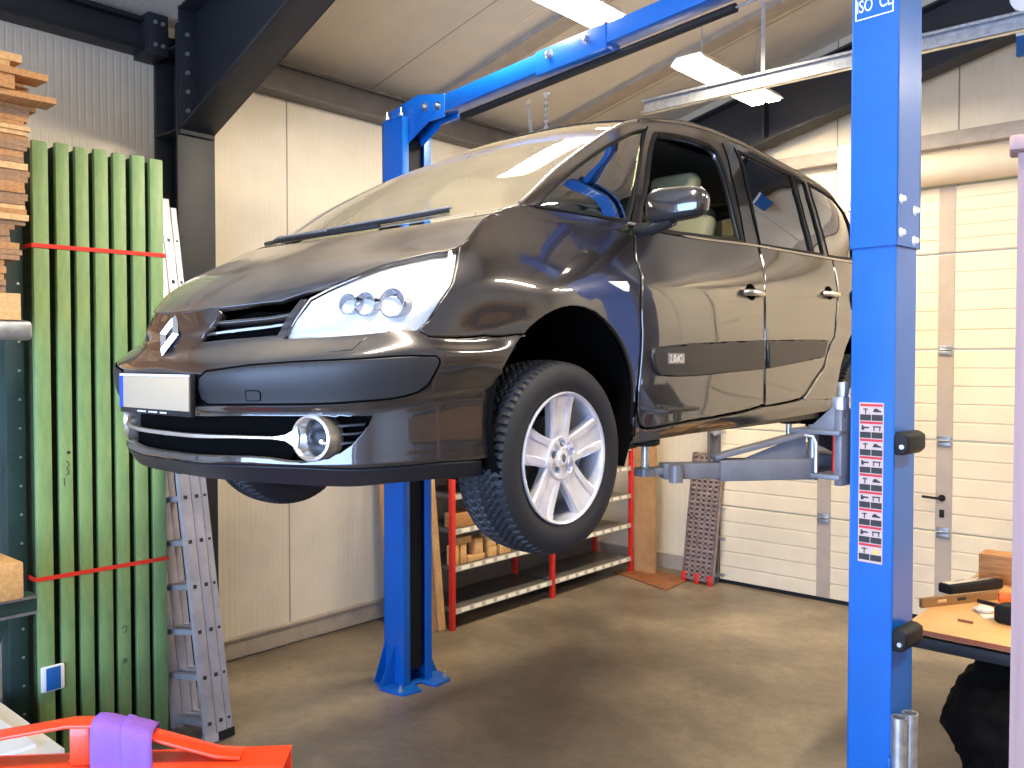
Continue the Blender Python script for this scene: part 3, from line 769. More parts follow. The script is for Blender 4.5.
# fog lamps: ring shell, bowl and lens
for s in (1, -1):
    q = Vector(PA.ev(*[[c] for c in PA.px(313, 438)])[0]); d = Vector((.30, -.95, .0)).normalized(); mx = Matrix.Translation(q + d * .014) @ d.to_track_quat('Z', 'Y').to_matrix().to_4x4()
    def ap(mb):
        mb.v = [tuple(mx @ Vector(v)) for v in mb.v]
        if s < 0: mb.v = [(-v[0], v[1], v[2]) for v in mb.v]
    mb = MB(); mb.lathe([(.070, -.07), (.0705, -.02), (.068, 0), (.061, .002), (.056, -.004), (.050, -.03), (.046, -.045)], n=48, close=True); ap(mb)
    fg = mb.build('fog_lamp', M['satin'], car, smooth=True)
    mb = MB(); mb.lathe([(.0565, -.004), (.047, -.03), (.036, -.044)], n=48, close=True); ap(mb); mb.build('fog_reflector', M['chrome'], fg, smooth=True)
    mb = MB(); mb.lathe([(0, -.030), (.02, -.031), (.037, -.042), (.046, -.046)], n=32); ap(mb); mb.build('fog_lens', M['plastic'], fg, smooth=True)
    mb = MB(); mb.lathe([(0, -.022), (.008, -.024), (.012, -.032)], n=16); mb.v = [(v[0] + .02, v[1] - .012, v[2]) for v in mb.v]; ap(mb); mb.build('fog_bulb', M['lampbulb'], fg, smooth=True)

# number plate
pc = Vector((.010, -1.016, .462))
mb = MB(); mb.box(-.265, .265, -.0, .016, -.070, .064); plate = mb.build('number_plate', M['plastic'], car, bevel=.003, loc=pc); plate.scale = (.90, 1, 1)
mb = MB(); mb.box(-.258, .258, -.003, .0, .053, .060); mb.build('plate_top_rim', M['white'], plate)
mb = MB(); mb.box(-.228, .258, -.004, .0, -.052, .052); mb.build('plate_face', M['plate'], plate, bevel=.001)
mb = MB(); mb.box(-.258, -.228, -.004, .0, -.052, .052); mb.build('plate_country_band', M['plate_blue'], plate)
mb = MB()
for k in range(13):
    if k in (4, 9): continue
    x = -.12 + k * .017; mb.box(x, x + .012, -.0015, .0, -.064, -.059)
mb.build('plate_holder_print', M['white'], plate)
# diamond emblem on the nose
ec = Vector(PA.ev([0.], [7.1])[0]); ec = Vector((0, ec.y - .008, .650)); up = Vector((0, .36, .93)).normalized(); rt = Vector((1, 0, 0))
mb = MB(); W_, H_ = .058, .074
out = [up * H_, rt * W_, -up * H_, -rt * W_]
nrmv = rt.cross(up)
for k in range(4):
    a, b = out[k], out[(k + 1) % 4]; ai, bi = a * .46, b * .46; am, bm = a * .73 + nrmv * .012, b * .73 + nrmv * .012
    mb.add([ec + a, ec + b, ec + bm, ec + am, ec + bi, ec + ai], [(0, 1, 2, 3), (3, 2, 4, 5)])
mb.build('diamond_emblem', M['chrome'], car)

# wipers
for (pts) in ([(.66, 3.93), (.30, 3.88), (-.10, 3.83)],):
    pass


def wiper(x0, x1, v0, v1, name='wiper'):
    pts = []
    for t in range(13):
        f = t / 12; x = x0 + (x1 - x0) * f; v = v0 + (v1 - v0) * f
        uu = abs(x) / .71 * 4; p = PB.ev([min(uu, 3.95)], [v])[0]; pts.append(Vector((math.copysign(p[0], x), p[1], p[2] + .018)))
    mb = MB(); mb.tube(pts, .008, 8); w = mb.build(name, M['plastic'], car, smooth=True)
    mb = MB(); mb.tube([p + Vector((0, .012, .012)) for p in pts[3:]], .006, 6); mb.build('wiper_blade', M['galv_dark'], w, smooth=True)
    return w


wiper(-.42, .47, 5.62, 6.05); wiper(.30, -.62, 5.55, 6.0)

# mirrors
def mirror(s):
    c = Vector((1.01, .36, 1.155)); c = near(c, 677, 206)
    mb = MB()
    prof = []
    # housing: rounded superellipsoid, flat on the glass side
    n, k = 24, 12; vs = []; fs = []
    for i in range(k + 1):
        ph = -PI / 2 + PI * i / k
        for j in range(n):
            th = 2 * PI * j / n
            def se(v, e): return math.copysign(abs(v) ** e, v)
            x = .124 * se(math.cos(ph), .35) * se(math.cos(th), .55); y = .052 * se(math.cos(ph), .45) * se(math.sin(th), .8); z = .066 * se(math.sin(ph), .8)
            if y > .02: y = .02 + (y - .02) * .2
            z *= (1 - .10 * (x / .118)) * (1.0 if z > 0 else .8)
            vs.append(c + Vector((x, y, z)))
    for i in range(k):
        for j in range(n): fs.append((i * n + j, i * n + (j + 1) % n, (i + 1) * n + (j + 1) % n, (i + 1) * n + j))
    up = [f for f in fs if sum(vs[i].z for i in f) / 4 > c.z - .026]; lo = [f for f in fs if f not in up]
    flip = (lambda v: (v[0] * s, v[1], v[2]))
    mb.add([flip(v) for v in vs], up); h = mb.build('wing_mirror', M['paint'], car, smooth=True, sharp=60)
    mb = MB(); mb.add([flip(c + (v - c) * 1.0) for v in vs], lo)
    mb.tube([flip(c + Vector((-.02, .005, -.045))), flip(c + Vector((-.09, .01, -.062))), flip(c + Vector((-.13, .03, -.068))), flip(Vector((.86, .50, 1.07)))], .026, 12)
    mb.build('mirror_base', M['strip'], h, smooth=True, sharp=60)
    mb = MB(); mb.box(-.1, .1, -.002, .002, -.036, .045); mb.v = [flip(c + Vector((v[0], v[1] + .026, v[2]))) for v in mb.v]; mb.build('mirror_glass', M['chrome'], h)
mirror(1); mirror(-1)

# roof rear & tailgate
mb = MB(); n = 12
tr = [Vector(PB.ev([4 * t / n], [15.])[0]) for t in range(n + 1)]
ul = [NA - 3 + 3 * t / n for t in range(n + 1)][::-1]
br = [Vector(PA.ev([u], [8.])[0]) for u in ul]
for sgn in (1, -1):
    vs = [Vector((v.x * sgn, v.y, v.z)) for v in tr] + [Vector((v.x * sgn, v.y, v.z)) for v in br]
    mb.add(vs, [(i, i + 1, n + 2 + i, n + 1 + i) for i in range(n)])
mb.build('tailgate_glass', M['glass_dark'], car, smooth=True)
for s in (1, -1):
    mb = MB(); a = Vector(PC.ev([9.], [0.])[0]); b = Vector(PB.ev([4.], [15.])[0]); c = Vector(PA.ev([NA - 3.], [8.])[0])
    mb.add([Vector((v.x * s, v.y, v.z)) for v in (a, b, c)], [(0, 1, 2)]); a2 = Vector(PA.ev([NA - 4.], [8.])[0]); mb.add([Vector((v.x * s, v.y, v.z)) for v in (a, a2, c)], [(0, 1, 2)]); mb.build('rear_pillar', M['paint'], car)

# underside, bulkheads, wheel housings, cabin
mb = MB(); mb.box(-.60, .60, -.78, -.42, .255, .30); mb.box(-.50, .50, -.43, .5, .25, .32); mb.box(-.82, .82, .47, 2.36, .25, .32); mb.box(-.52, .52, 2.35, 3.3, .30, .36); mb.box(-.78, .78, 3.25, 3.5, .32, .38)
for x in (-.30, .25): mb.box(x - .05, x + .05, .4, 3.0, .20, .27)
mb.build('underbody', M['plastic'], car)
for (yy, zz, rr) in (AF, AR):
    for s in (1, -1):
        mb = MB(); n = 24; vs = []; fs = []
        for j in range(n + 1):
            a = R(-30 + 240 * j / n); rr2 = rr + .006
            for x in (.885, .52): vs.append((s * x, yy + rr2 * math.cos(a), zz + rr2 * math.sin(a)))
        fs = [(2 * j, 2 * j + 1, 2 * j + 3, 2 * j + 2) for j in range(n)]; mb.add(vs, fs)
        mb.add([(s * .52, yy + (rr + .006) * math.cos(R(-30 + 240 * j / n)), zz + (rr + .006) * math.sin(R(-30 + 240 * j / n))) for j in range(n + 1)], [tuple(range(n + 1))])
        mb.build('wheel_housing', M['dark'], car, smooth=True)
mb = MB()  # inner walls behind the panels so that no light passes through gaps
mb.box(-.70, .70, -.40, -.34, .62, .90); mb.box(-.40, .40, -.80, -.74, .3, .66)
for s in (1, -1):
    for (a, b) in ((.45, 2.38), (3.22, 3.3)): mb.box(min(s * .80, s * .82), max(s * .80, s * .82), a, b, .3, 1.05)
    mb.box(min(s * .70, s * .72), max(s * .70, s * .72), -.3, .5, .74, 1.0)
mb.box(-.8, .8, .44, .5, .3, 1.02)
mb.build('inner_structure', M['dark'], car)
mb = MB()
mb.prism([(-.70, .12, 1.08), (-.70, .46, 1.10), (-.70, .62, 1.04), (-.70, .62, .80), (-.70, .12, .8)], (1.4, 0, 0)); mb.build('dashboard', M['seat_dark'], car, bevel=.02)
def seatmk(x, y, m_):
    st = MB(); st.prism([(x - .25, y - .25, .62), (x - .25, y + .22, .58), (x - .25, y + .22, .74), (x - .25, y - .24, .78)], (.5, 0, 0))
    st.prism([(x - .24, y + .16, .68), (x - .24, y + .30, .68), (x - .22, y + .50, 1.26), (x - .22, y + .40, 1.28)], (.47, 0, 0)); o = st.build('car_seat', m_, car, bevel=.045, seg=3)
    st = MB(); st.box(x - .13, x + .13, y + .43, y + .54, 1.32, 1.50); st.build('headrest', m_, o, bevel=.04, seg=3)
    st = MB()
    for q in (-.06, .06): st.tube([(x + q, y + .48, 1.25), (x + q, y + .485, 1.34)], .006, 8)
    st.build('headrest_stem', M['chrome'], o)
for x in (-.42, .42): seatmk(x, 1.02, M['seat'])
for x in (-.5, 0, .5): seatmk(x, 1.95, M['seat'])
mb = MB()
pts = [Vector((.42 + .185 * math.cos(a), .72 - .08 * math.sin(a), 1.06 + .17 * math.sin(a))) for a in [2 * PI * k / 32 for k in range(33)]]
mb.tube(pts, .015, 10, cap=False); mb.tube([(.25, .72, 1.06), (.42, .70, 1.05), (.59, .72, 1.06)], .014, 8); mb.tube([(.42, .72, 1.05), (.42, .5, 1.0)], .03, 10)
mb.build('steering_wheel', M['seat_dark'], car, smooth=True)
mb = MB(); mb.box(-.49, .49, 1.1, 2.9, 1.60, 1.625); mb.build('headlining', M['seat_dark'], car, bevel=.01)

# ---- wheels
def make_wheel():
    w = empty('wheel', (0, 0, 0), parent=car)
    nt, nw = 432, 30; RT, RW, HW = .338, .222, .112
    prof = []
    for i in range(nw + 1):
        f = -1 + 2 * i / nw; prof.append((f * .093, RT - .010 * abs(f) ** 2.6 - .002, 1))
    side = [(.101, .320, 0), (.1085, .302, 0), (.113, .28, 0), (.111, .258, 0), (.104, .24, 0), (.098, .226, 0)]
    full = [(-x, r, 0) for x, r, _ in side[::-1]] + prof + side
    vs = []; K = len(full)
    for (x, r, tr) in full:
        for j in range(nt):
            th = 2 * PI * j / nt; rr = r
            if tr:
                ax = abs(x) / .093
                if ax < .80:
                    ph = (j / 6.0) + ax * 4.2 - ax * ax * 1.0
                    g = (ph % 1.0) < .30
                    if abs(ax - .42) < .035 or abs(ax - .80) < .0: g = True
                else:
                    ph = (j / 6.0) + .8 * 4.2 - .64
                    g = (ph % 1.0) < .34
                if g: rr -= .0075
            vs.append((x, rr * math.cos(th), rr * math.sin(th)))
    fs = [(i * nt + j, i * nt + (j + 1) % nt, (i + 1) * nt + (j + 1) % nt, (i + 1) * nt + j) for i in range(K - 1) for j in range(nt)]
    mb = MB(); mb.add(vs, fs); ty = mb.build('tyre', M['tyre'], w, smooth=True, sharp=40)
    # barrel rim (outer side is +x)
    mb = MB()
    mb.lathe([(.226, .100), (.2275, .106), (.2235, .110), (.216, .106), (.211, .092), (.208, .05), (.205, -.02), (.212, -.09), (.225, -.105)], axis='x', n=96, close=True)
    rim = mb.build('rim', M['alloy'], w, smooth=True)
    # hub disc with five lug holes and five broad spokes
    for k in range(5):
        a = PI / 2 + R(2) + 2 * PI * k / 5; mx = Matrix.Rotation(a - PI / 2, 4, 'X')
        mb = MB()
        # spoke as plate with raised borders; local: along +z
        def pr(sec, z):  # half section width list
            return sec
        zs = [.045, .075, .11, .15, .185, .212]
        hw = [.050, .050, .052, .056, .062, .070]
        xf = [.083, .085, .089, .093, .097, .103]
        secs = []
        for z, h, x in zip(zs, hw, xf):
            rec = .006 if .10 < z < .20 else .0015
            secs.append([(x - .030, -h), (x - .006, -h), (x, -h * .88), (x, -h * .50), (x - rec, -h * .40), (x - rec, h * .40), (x, h * .50), (x, h * .88), (x - .006, h), (x - .030, h)])
        vs = [(p[0], p[1], z) for z, s_ in zip(zs, secs) for p in s_]; n_ = 10
        fs = [(i * n_ + j, i * n_ + (j + 1) % n_, (i + 1) * n_ + (j + 1) % n_, (i + 1) * n_ + j) for i in range(len(zs) - 1) for j in range(n_)]
        fs += [tuple(range(n_)), tuple((len(zs) - 1) * n_ + j for j in range(n_))]
        mb.add([mx @ Vector(v) for v in vs], fs); mb.build('spoke', M['alloy'], rim, smooth=True, sharp=30)
    # hub face with lug recesses
    mb = MB(); n = 60; hub_r = .072; x = .092
    ring = [Vector((math.cos(2 * PI * j / n), math.sin(2 * PI * j / n))) for j in range(n)]
    pts = [Vector((r_.x * hub_r, r_.y * hub_r)) for r_ in ring]; ed = [(i, (i + 1) % n) for i in range(n)]
    lugs = []
    for k in range(5):
        a = PI / 2 + R(2) + 2 * PI * k / 5; c = Vector((math.cos(a), math.sin(a))) * .050; lugs.append(c); b = len(pts)
        m_ = 14; pts += [c + Vector((math.cos(2 * PI * j / m_), math.sin(2 * PI * j / m_))) * .0145 for j in range(m_)]; ed += [(b + j, b + (j + 1) % m_) for j in range(m_)]
    vv, ee, ff, *_ = delaunay_2d_cdt(pts, ed, [], 0, 1e-6)
    ff = [f for f in ff if all((sum((vv[i] for i in f), Vector((0, 0))) / len(f) - c).length > .013 for c in lugs)]
    mb.add([(x, v.x, v.y) for v in vv], ff)
    mb.lathe([(hub_r, x), (hub_r + .004, x - .004), (hub_r + .004, x - .03)], axis='x', n=n, close=True)
    for c in lugs: mb.lathe([(.0145, x), (.0145, x - .03)], o=(0, c.x, c.y), axis='x', n=14, close=True)
    mb.build('hub', M['alloy'], rim, smooth=True, sharp=30)
    for c in lugs:
        mb = MB(); mb.lathe([(0, x - .010), (.008, x - .010), (.0085, x - .03)], o=(0, c.x, c.y), axis='x', n=6); mb.build('wheel_bolt', M['brake'], rim)
    mb = MB(); mb.lathe([(0, x + .004), (.024, x + .003), (.027, x - .002)], axis='x', n=32); cap = mb.build('centre_cap', M['alloy'], rim, smooth=True)
    mb = MB(); o4 = [(0, .016), (.010, 0), (0, -.016), (-.010, 0)]
    for k in range(4):
        a, b = Vector(o4[k]), Vector(o4[(k + 1) % 4]); vs = [a, b, b * .45, a * .45]; mb.add([(x + .0055, v.x, v.y) for v in vs], [(0, 1, 2, 3)])
    mb.build('cap_emblem', M['plastic'], cap)
    mb = MB(); mb.lathe([(.05, .02), (.14, .02), (.14, -.005), (.05, -.005)], axis='x', n=48); mb.lathe([(0, .05), (.06, .05), (.065, .0)], axis='x', n=32); mb.build('brake_disc', M['brake'], w, smooth=True, sharp=30)
    mb = MB(); mb.prism([(-.03, .07, -.09), (-.03, .15, -.07), (-.03, .155, .07), (-.03, .07, .09)], (.085, 0, 0)); mb.build('brake_caliper', M['plastic'], w, bevel=.01)
    return w
wh = make_wheel()
def put(w, s, y, z):
    w.location = (s * .790, y, z); w.rotation_euler = (0, 0, 0 if s > 0 else PI)
w2 = copy_tree(wh, car); w3 = copy_tree(wh, car); w4 = copy_tree(wh, car)
put(wh, 1, 0, .232); put(w2, -1, 0, .232); put(w3, 1, 2.803, .27); put(w4, -1, 2.803, .27)
# struts behind the front wheels
for s in (1, -1):
    mb = MB(); mb.tube([(s * .58, 0.02, .30), (s * .54, .03, .72)], .03, 12); mb.tube([(s * .65, 0, .24), (s * .3, .0, .24)], .025, 10); mb.bar((s * .62, .03, .16), (s * .25, .12, .22), .08, .03)
    mb.build('suspension_strut', M['brake'], car, smooth=True)
    mb = MB(); mb.lathe([(.055, 0), (.07, .005), (.072, .015), (.05, .02)], o=(s * .56, .02, .60), n=24); mb.build('spring_seat', M['brake'], car, smooth=True)
# ================================================================== THE WORKSHOP
LX, RY, RX, FY = -5.6, 7.8, 4.2, -4.0        # inner faces of the left, rear, right and front walls


def ceil_z(x): return 4.38 + .245 * (x - LX)


M['wall_l'] = panel_mat('wall_panel_left', (.66, .58, .46), 'Y', rib=.045, joint=1.02, off=.72)
M['wall_r'] = panel_mat('wall_panel_rear', (.70, .60, .44), 'X', rib=.075, joint=1.0, strength=.5)
M['wall_w'] = panel_mat('wall_panel_other', (.60, .56, .50), 'Y', rib=.1)
M['ceil'] = panel_mat('ceiling_panel', (.60, .54, .44), 'Y', rib=.05, joint=1.15, strength=.25, rough=.42)
M['door_sheet'] = mat('door_sheet', (.74, .61, .42), .5, vary=.07, vscale=3, bump=.06, bscale=200)
M['door_stile'] = mat('door_stile', (.40, .32, .25), .45, vary=.1, vscale=4)
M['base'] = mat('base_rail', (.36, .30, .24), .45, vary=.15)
# floor : trowelled concrete, glossy and blotchy
m = mat('concrete_floor', (.30, .235, .155), .38, color2=(.17, .132, .088), vscale=1.3, bump=.12, bscale=14); nt = m.node_tree; b = nt.nodes['Principled BSDF']
tc = nt.nodes.new('ShaderNodeTexCoord'); n1 = nt.nodes.new('ShaderNodeTexNoise'); n1.inputs['Scale'].default_value = .55; n1.inputs['Detail'].default_value = 4
nt.links.new(tc.outputs['Object'], n1.inputs[0]); rp = nt.nodes.new('ShaderNodeValToRGB'); rp.color_ramp.elements[0].position = .40; rp.color_ramp.elements[0].color = (.26, .25, .27, 1); rp.color_ramp.elements[1].position = .60; rp.color_ramp.elements[1].color = (1, 1, 1, 1)
nt.links.new(n1.outputs[0], rp.inputs[0]); mx = nt.nodes.new('ShaderNodeMixRGB'); mx.blend_type = 'MULTIPLY'; mx.inputs[0].default_value = .75
nt.links.new(b.inputs['Base Color'].links[0].from_socket, mx.inputs[1]); nt.links.new(rp.outputs[0], mx.inputs[2])
n2 = nt.nodes.new('ShaderNodeTexNoise'); n2.inputs['Scale'].default_value = 9; n2.inputs['Detail'].default_value = 9; n2.inputs['Roughness'].default_value = .8; nt.links.new(tc.outputs['Object'], n2.inputs[0])
r2 = nt.nodes.new('ShaderNodeMapRange'); r2.inputs[1].default_value = .3; r2.inputs[2].default_value = .7; r2.inputs[3].default_value = .72; r2.inputs[4].default_value = 1.25; nt.links.new(n2.outputs[0], r2.inputs[0])
m3 = nt.nodes.new('ShaderNodeMixRGB'); m3.blend_type = 'MULTIPLY'; m3.inputs[0].default_value = 1; nt.links.new(mx.outputs[0], m3.inputs[1]); nt.links.new(r2.outputs[0], m3.inputs[2]); nt.links.new(m3.outputs[0], b.inputs['Base Color'])
r3 = nt.nodes.new('ShaderNodeMapRange'); r3.inputs[3].default_value = .22; r3.inputs[4].default_value = .55; nt.links.new(n1.outputs[0], r3.inputs[0]); nt.links.new(r3.outputs[0], b.inputs['Roughness'])
M['concrete'] = m


def struct(name, mb, m, **k):
    o = mb.build(name, m, **k); o['kind'] = 'structure'; return o


mb = MB(); mb.box(LX - .3, RX + .3, FY - 6, RY + .3, -.15, 0); struct('floor', mb, M['concrete'])
mb = MB(); mb.box(LX - .2, LX, FY, RY + .2, 0, 4.6); struct('wall_left', mb, M['wall_l'])
# rear wall with opening for the sectional door (x -4.12 .. 0.4, up to 3.6)
mb = MB(); mb.box(LX, -4.12, RY, RY + .2, 0, 4.6); mb.box(-4.12, .6, RY, RY + .2, 3.60, 5.6); mb.box(.6, RX, RY, RY + .2, 0, 6.8)
mb.prism([(LX, RY, 4.6), (-4.12, RY, 4.6), (-4.12, RY, 4.8), (LX, RY, 4.5)], (0, .2, 0)); mb.prism([(-4.12, RY, 5.6), (.6, RY, 5.6), (.6, RY, 6.0)], (0, .2, 0)); struct('wall_rear', mb, M['wall_r'])
mb = MB(); mb.box(RX, RX + .2, FY, RY + .2, 0, 7.0); struct('wall_right', mb, M['wall_w'])
# front wall (behind the camera) with a wide open gateway letting daylight in
mb = MB(); mb.box(LX, -4.9, FY - .2, FY, 0, 4.6); mb.box(2.6, RX, FY - .2, FY, 0, 6.9); mb.box(LX, 2.6, FY - .2, FY, 3.6, 6.9); struct('wall_front', mb, M['wall_w'])
mb = MB(); mb.prism([(LX - .2, FY - .2, ceil_z(LX - .2)), (RX + .2, FY - .2, ceil_z(RX + .2)), (RX + .2, FY - .2, ceil_z(RX + .2) + .15), (LX - .2, FY - .2, ceil_z(LX - .2) + .15)], (0, RY - FY + .4, 0)); struct('ceiling', mb, M['ceil'])
mb = MB(); mb.box(LX, LX + .035, FY, RY, .02, .16); mb.box(LX, LX + .05, FY, RY, .15, .165); struct('baseboard_left', mb, M['base'])
mb = MB(); mb.box(LX, -4.2, RY - .035, RY, .0, .15); struct('baseboard_rear', mb, M['base'])

# eave rail along the left wall (dark section before the frame, grey after)
mb = MB(); mb.box(LX, LX + .10, FY, 2.75, 4.13, 4.34); mb.box(LX + .1, LX + .16, FY, 2.75, 4.13, 4.16); mb.box(LX + .1, LX + .16, FY, 2.75, 4.31, 4.34)
e1 = mb.build('eave_beam', M['black_steel'], bevel=.004); tag(e1, 'dark steel beam along the top of the wall left of the black frame', 'beam')
mb = MB(); mb.box(LX, LX + .10, 3.22, RY, 4.10, 4.32); mb.box(LX + .1, LX + .15, 3.22, RY, 4.10, 4.125); mb.box(LX + .1, LX + .15, 3.22, RY, 4.3, 4.32)
e2 = mb.build('eave_beam', M['grey_steel'], bevel=.004); tag(e2, 'grey beam under the ceiling edge behind the lift, right of the black frame', 'beam')


def hsec(mb, p0, p1, depth, width, tf=.018, tw=.012, up=(0, 0, 1)):
    """I-section between two points"""
    a, b = Vector(p0), Vector(p1); d = (b - a).normalized(); up = Vector(up); up = (up - d * up.dot(d)).normalized()
    mb.bar(a, b, tw, depth, up)
    for s in (1, -1): mb.bar(a + up * s * depth / 2, b + up * s * depth / 2, width, tf, up)


# portal frame: column with haunched rafter
fr = empty('portal_frame', (LX + .17, 2.88, 0), 0, 'black steel column and rafter with bolted haunch between ladder and ceiling', 'steel frame')
fy = 3.0 - 3.0
mb = MB(); cx = 0
for s in (-1, 1): mb.box(-.15 + (0 if s < 0 else .28), -.13 + (0 if s < 0 else .28) + .0, -.13, .13, 0, 4.3)
mb.box(-.135, .135, -.006, .006, 0, 4.3)
for z in (3.62, 4.15): mb.box(-.14, .14, -.13, .13, z, z + .015)
mb.build('column', M['black_steel'], fr, bevel=.003)
mb = MB()
def rz(x): return ceil_z(LX + .17 + x) - .05
L_ = 9.4
mb.prism([(.15, -.006, rz(.15) - .02), (L_, -.006, rz(L_) - .02), (L_, -.006, rz(L_) - .42), (2.4, -.006, rz(2.4) - .42), (.15, -.006, 3.62)], (0, .012, 0))
hsl = []
def flange(a, b, w=.24, t=.018):
    a = Vector(a); b = Vector(b); d = (b - a).normalized(); n = Vector((-d.z, 0, d.x)); mb.prism([a + Vector((0, -w / 2, 0)), b + Vector((0, -w / 2, 0)), b + Vector((0, -w / 2, 0)) + n * t, a + Vector((0, -w / 2, 0)) + n * t], (0, w, 0))
flange((.15, 0, 3.62), (2.4, 0, rz(2.4) - .42)); flange((2.4, 0, rz(2.4) - .42), (L_, 0, rz(L_) - .42)); flange((.15, 0, rz(.15) - .03), (L_, 0, rz(L_) - .03)); mb.box(.15, .17, -.12, .12, 3.6, rz(.15))
mb.build('rafter', M['black_steel'], fr, bevel=.003)
for y in (-.07, .07):
    for z in (3.75, 3.87, 3.99, 4.11, 4.23):
        mb = MB(); mb.lathe([(0, .185), (.014, .185), (.014, .168)], o=(0, y, z), axis='x', n=6); mb.build('bolt', M['galv'], fr)
mb = MB(); mb.box(-.17, .05, -.26, -.13, 4.1, 4.36); mb.build('beam_cleat', M['black_steel'], fr, bevel=.004)
for z in (4.16, 4.30):
    for y in (-.22, -.17):
        mb = MB(); mb.lathe([(0, .062), (.013, .062), (.013, .048)], o=(0, y, z), axis='x', n=6); mb.build('bolt', M['galv'], fr)
# gable rafter at the rear wall
mb = MB()
def gz(x): return ceil_z(x) - .02
yy = RY - .24
RX0 = RX; RX = RX - .02
mb.prism([(LX, yy, gz(LX) - .2), (RX, yy, gz(RX) - .2), (RX, yy, gz(RX) - .70), (LX, yy, gz(LX) - .70)], (0, .012, 0))
for dz in (-.20, -.70): mb.prism([(LX, yy - .1, gz(LX) + dz), (RX, yy - .1, gz(RX) + dz), (RX, yy - .1, gz(RX) + dz - .02), (LX, yy - .1, gz(LX) + dz - .02)], (0, .22, 0))
for x in (-3.55, -.9): mb.box(x - .01, x + .01, yy - .1, yy, gz(x) - .70, gz(x) - .2)
RX = RX0
gr = mb.build('gable_rafter', M['black_steel']); tag(gr, 'dark sloping rafter high along the rear wall behind the near lift post', 'beam')
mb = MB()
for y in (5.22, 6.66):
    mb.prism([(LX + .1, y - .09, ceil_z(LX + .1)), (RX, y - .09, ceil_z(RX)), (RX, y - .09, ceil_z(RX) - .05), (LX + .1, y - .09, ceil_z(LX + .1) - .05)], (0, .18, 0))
struct('ceiling_shade_strips', mb, M['base'])  # darker raised strips stand in for bands of shade across the ceiling

# sectional door
dr = empty('door_1', (-4.12, 7.62, 0)); dr['kind'] = 'structure'; X0, X1 = .08, 4.6
for k, (z0, z1) in enumerate(((.02, .745), (.755, 1.495), (1.505, 2.235), (2.245, 3.015), (3.025, 3.56))):
    mb = MB(); mb.box(X0, X1, 0, .04, z0, z1)
    n = 5; h = (z1 - z0) / n
    sec = mb.build('door_section', M['door_sheet'], dr, bevel=.004)
    mb = MB()
    for i in range(n): mb.box(X0 + .005, X1 - .005, -.005, 0, z0 + i * h + .006, z0 + (i + 1) * h - .006)
    mb.build('pressed_face', M['door_sheet'], sec, bevel=.003, seg=1)
    mb = MB()
    for x in (1.04, 2.03): mb.box(x, x + .125, -.009, 0, z0 + .005, z1 - .005)
    mb.build('stile', M['door_stile'], sec, bevel=.002, seg=1)
for z in (.75, 1.50, 2.24):
    for x in (1.10, 2.09):
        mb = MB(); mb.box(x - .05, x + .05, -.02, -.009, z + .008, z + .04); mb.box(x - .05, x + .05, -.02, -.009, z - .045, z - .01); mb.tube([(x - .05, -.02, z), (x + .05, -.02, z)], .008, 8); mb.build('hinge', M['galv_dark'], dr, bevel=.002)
mb = MB(); mb.box(X0, X1, -.012, .03, -.0, .035); mb.build('bottom_seal', M['rubber'], dr)
mb = MB(); mb.box(-.01, .08, -.04, .06, 0, 3.6); mb.box(-.01, .015, -.10, .06, 0, 3.6); mb.build('door_rail', M['grey_steel'], dr, bevel=.003)
for z in (.10, .45, .74, 1.1, 1.48, 1.9):
    mb = MB(); mb.box(.0, .16, -.075, -.045, z - .03, z + .0); mb.lathe([(0, -.02), (.022, -.02), (.022, .02), (0, .02)], o=(.06, -.06, z - .03), axis='y', n=12); mb.build('roller_bracket', M['galv'], dr)
hx = 2.08
mb = MB(); mb.tube([(hx, -.012, 1.03), (hx, -.06, 1.03), (hx - .14, -.06, 1.035)], .011, 10); mb.lathe([(0, -.018), (.028, -.018), (.028, -.008)], o=(hx, 0, 1.03), axis='y', n=20); mb.build('door_handle', M['rubber'], dr, smooth=True)
mb = MB(); mb.box(hx - .018, hx + .018, -.018, -.008, .87, .935); mb.build('keyhole_plate', M['rubber'], dr, bevel=.004)
# header rail and torsion drum box over the door
mb = MB(); mb.box(-5.0, .8, RY - .12, RY - .001, 3.90, 4.02); hb = mb.build('header_channel', M['base'], bevel=.004); tag(hb, 'pale horizontal steel channel across the rear wall over the garage door', 'beam')
mb = MB(); mb.tube([(-2.55, 7.56, 3.70), (.5, 7.56, 3.70)], .13, 24); mb.box(-2.55, .5, 7.56, 7.799, 3.605, 3.83); hb = mb.build('shutter_drum', M['door_sheet'], smooth=True); tag(hb, 'rounded cream drum housing above the garage door right of near post', 'door drum')
mb = MB(); mb.box(-2.92, -2.60, 7.60, 7.675, 3.45, 4.03); hb = mb.build('white_panel', M['white'], bevel=.004); tag(hb, 'white angled sheet on the rear wall just left of the near post top', 'panel')
# galvanised overhead rail
rl = empty('overhead_rail', (-3.62, 5.6, 4.06), 0, 'galvanised channel running under the ceiling behind the car and lift', 'rail')
mb = MB(); W0 = 5.3
mb.box(0, W0, -.004, .004, -.055, .055)
for z in (-.055, .051): mb.box(0, W0, -.045, 0, z, z + .004); 
for z in (-.055, .035): mb.box(0, W0, -.045, -.041, z, z + .02)
mb.build('channel', M['galv'], rl)
mb = MB(); mb.lathe([(0, -.02), (.09, -.02), (.09, .02), (0, .02)], o=(2.54, -.03, .13), axis='y', n=32); mb.lathe([(0, -.03), (.02, -.03), (.02, -.02)], o=(2.54, -.03, .13), axis='y', n=16); mb.build('pulley', M['white'], rl, smooth=True)
for x in (.95, 2.54, 4.3):
    mb = MB(); mb.box(x - .015, x + .015, 0, .004, .0, ceil_z(-3.62 + x) - 4.06); mb.build('hanger', M['galv'], rl)
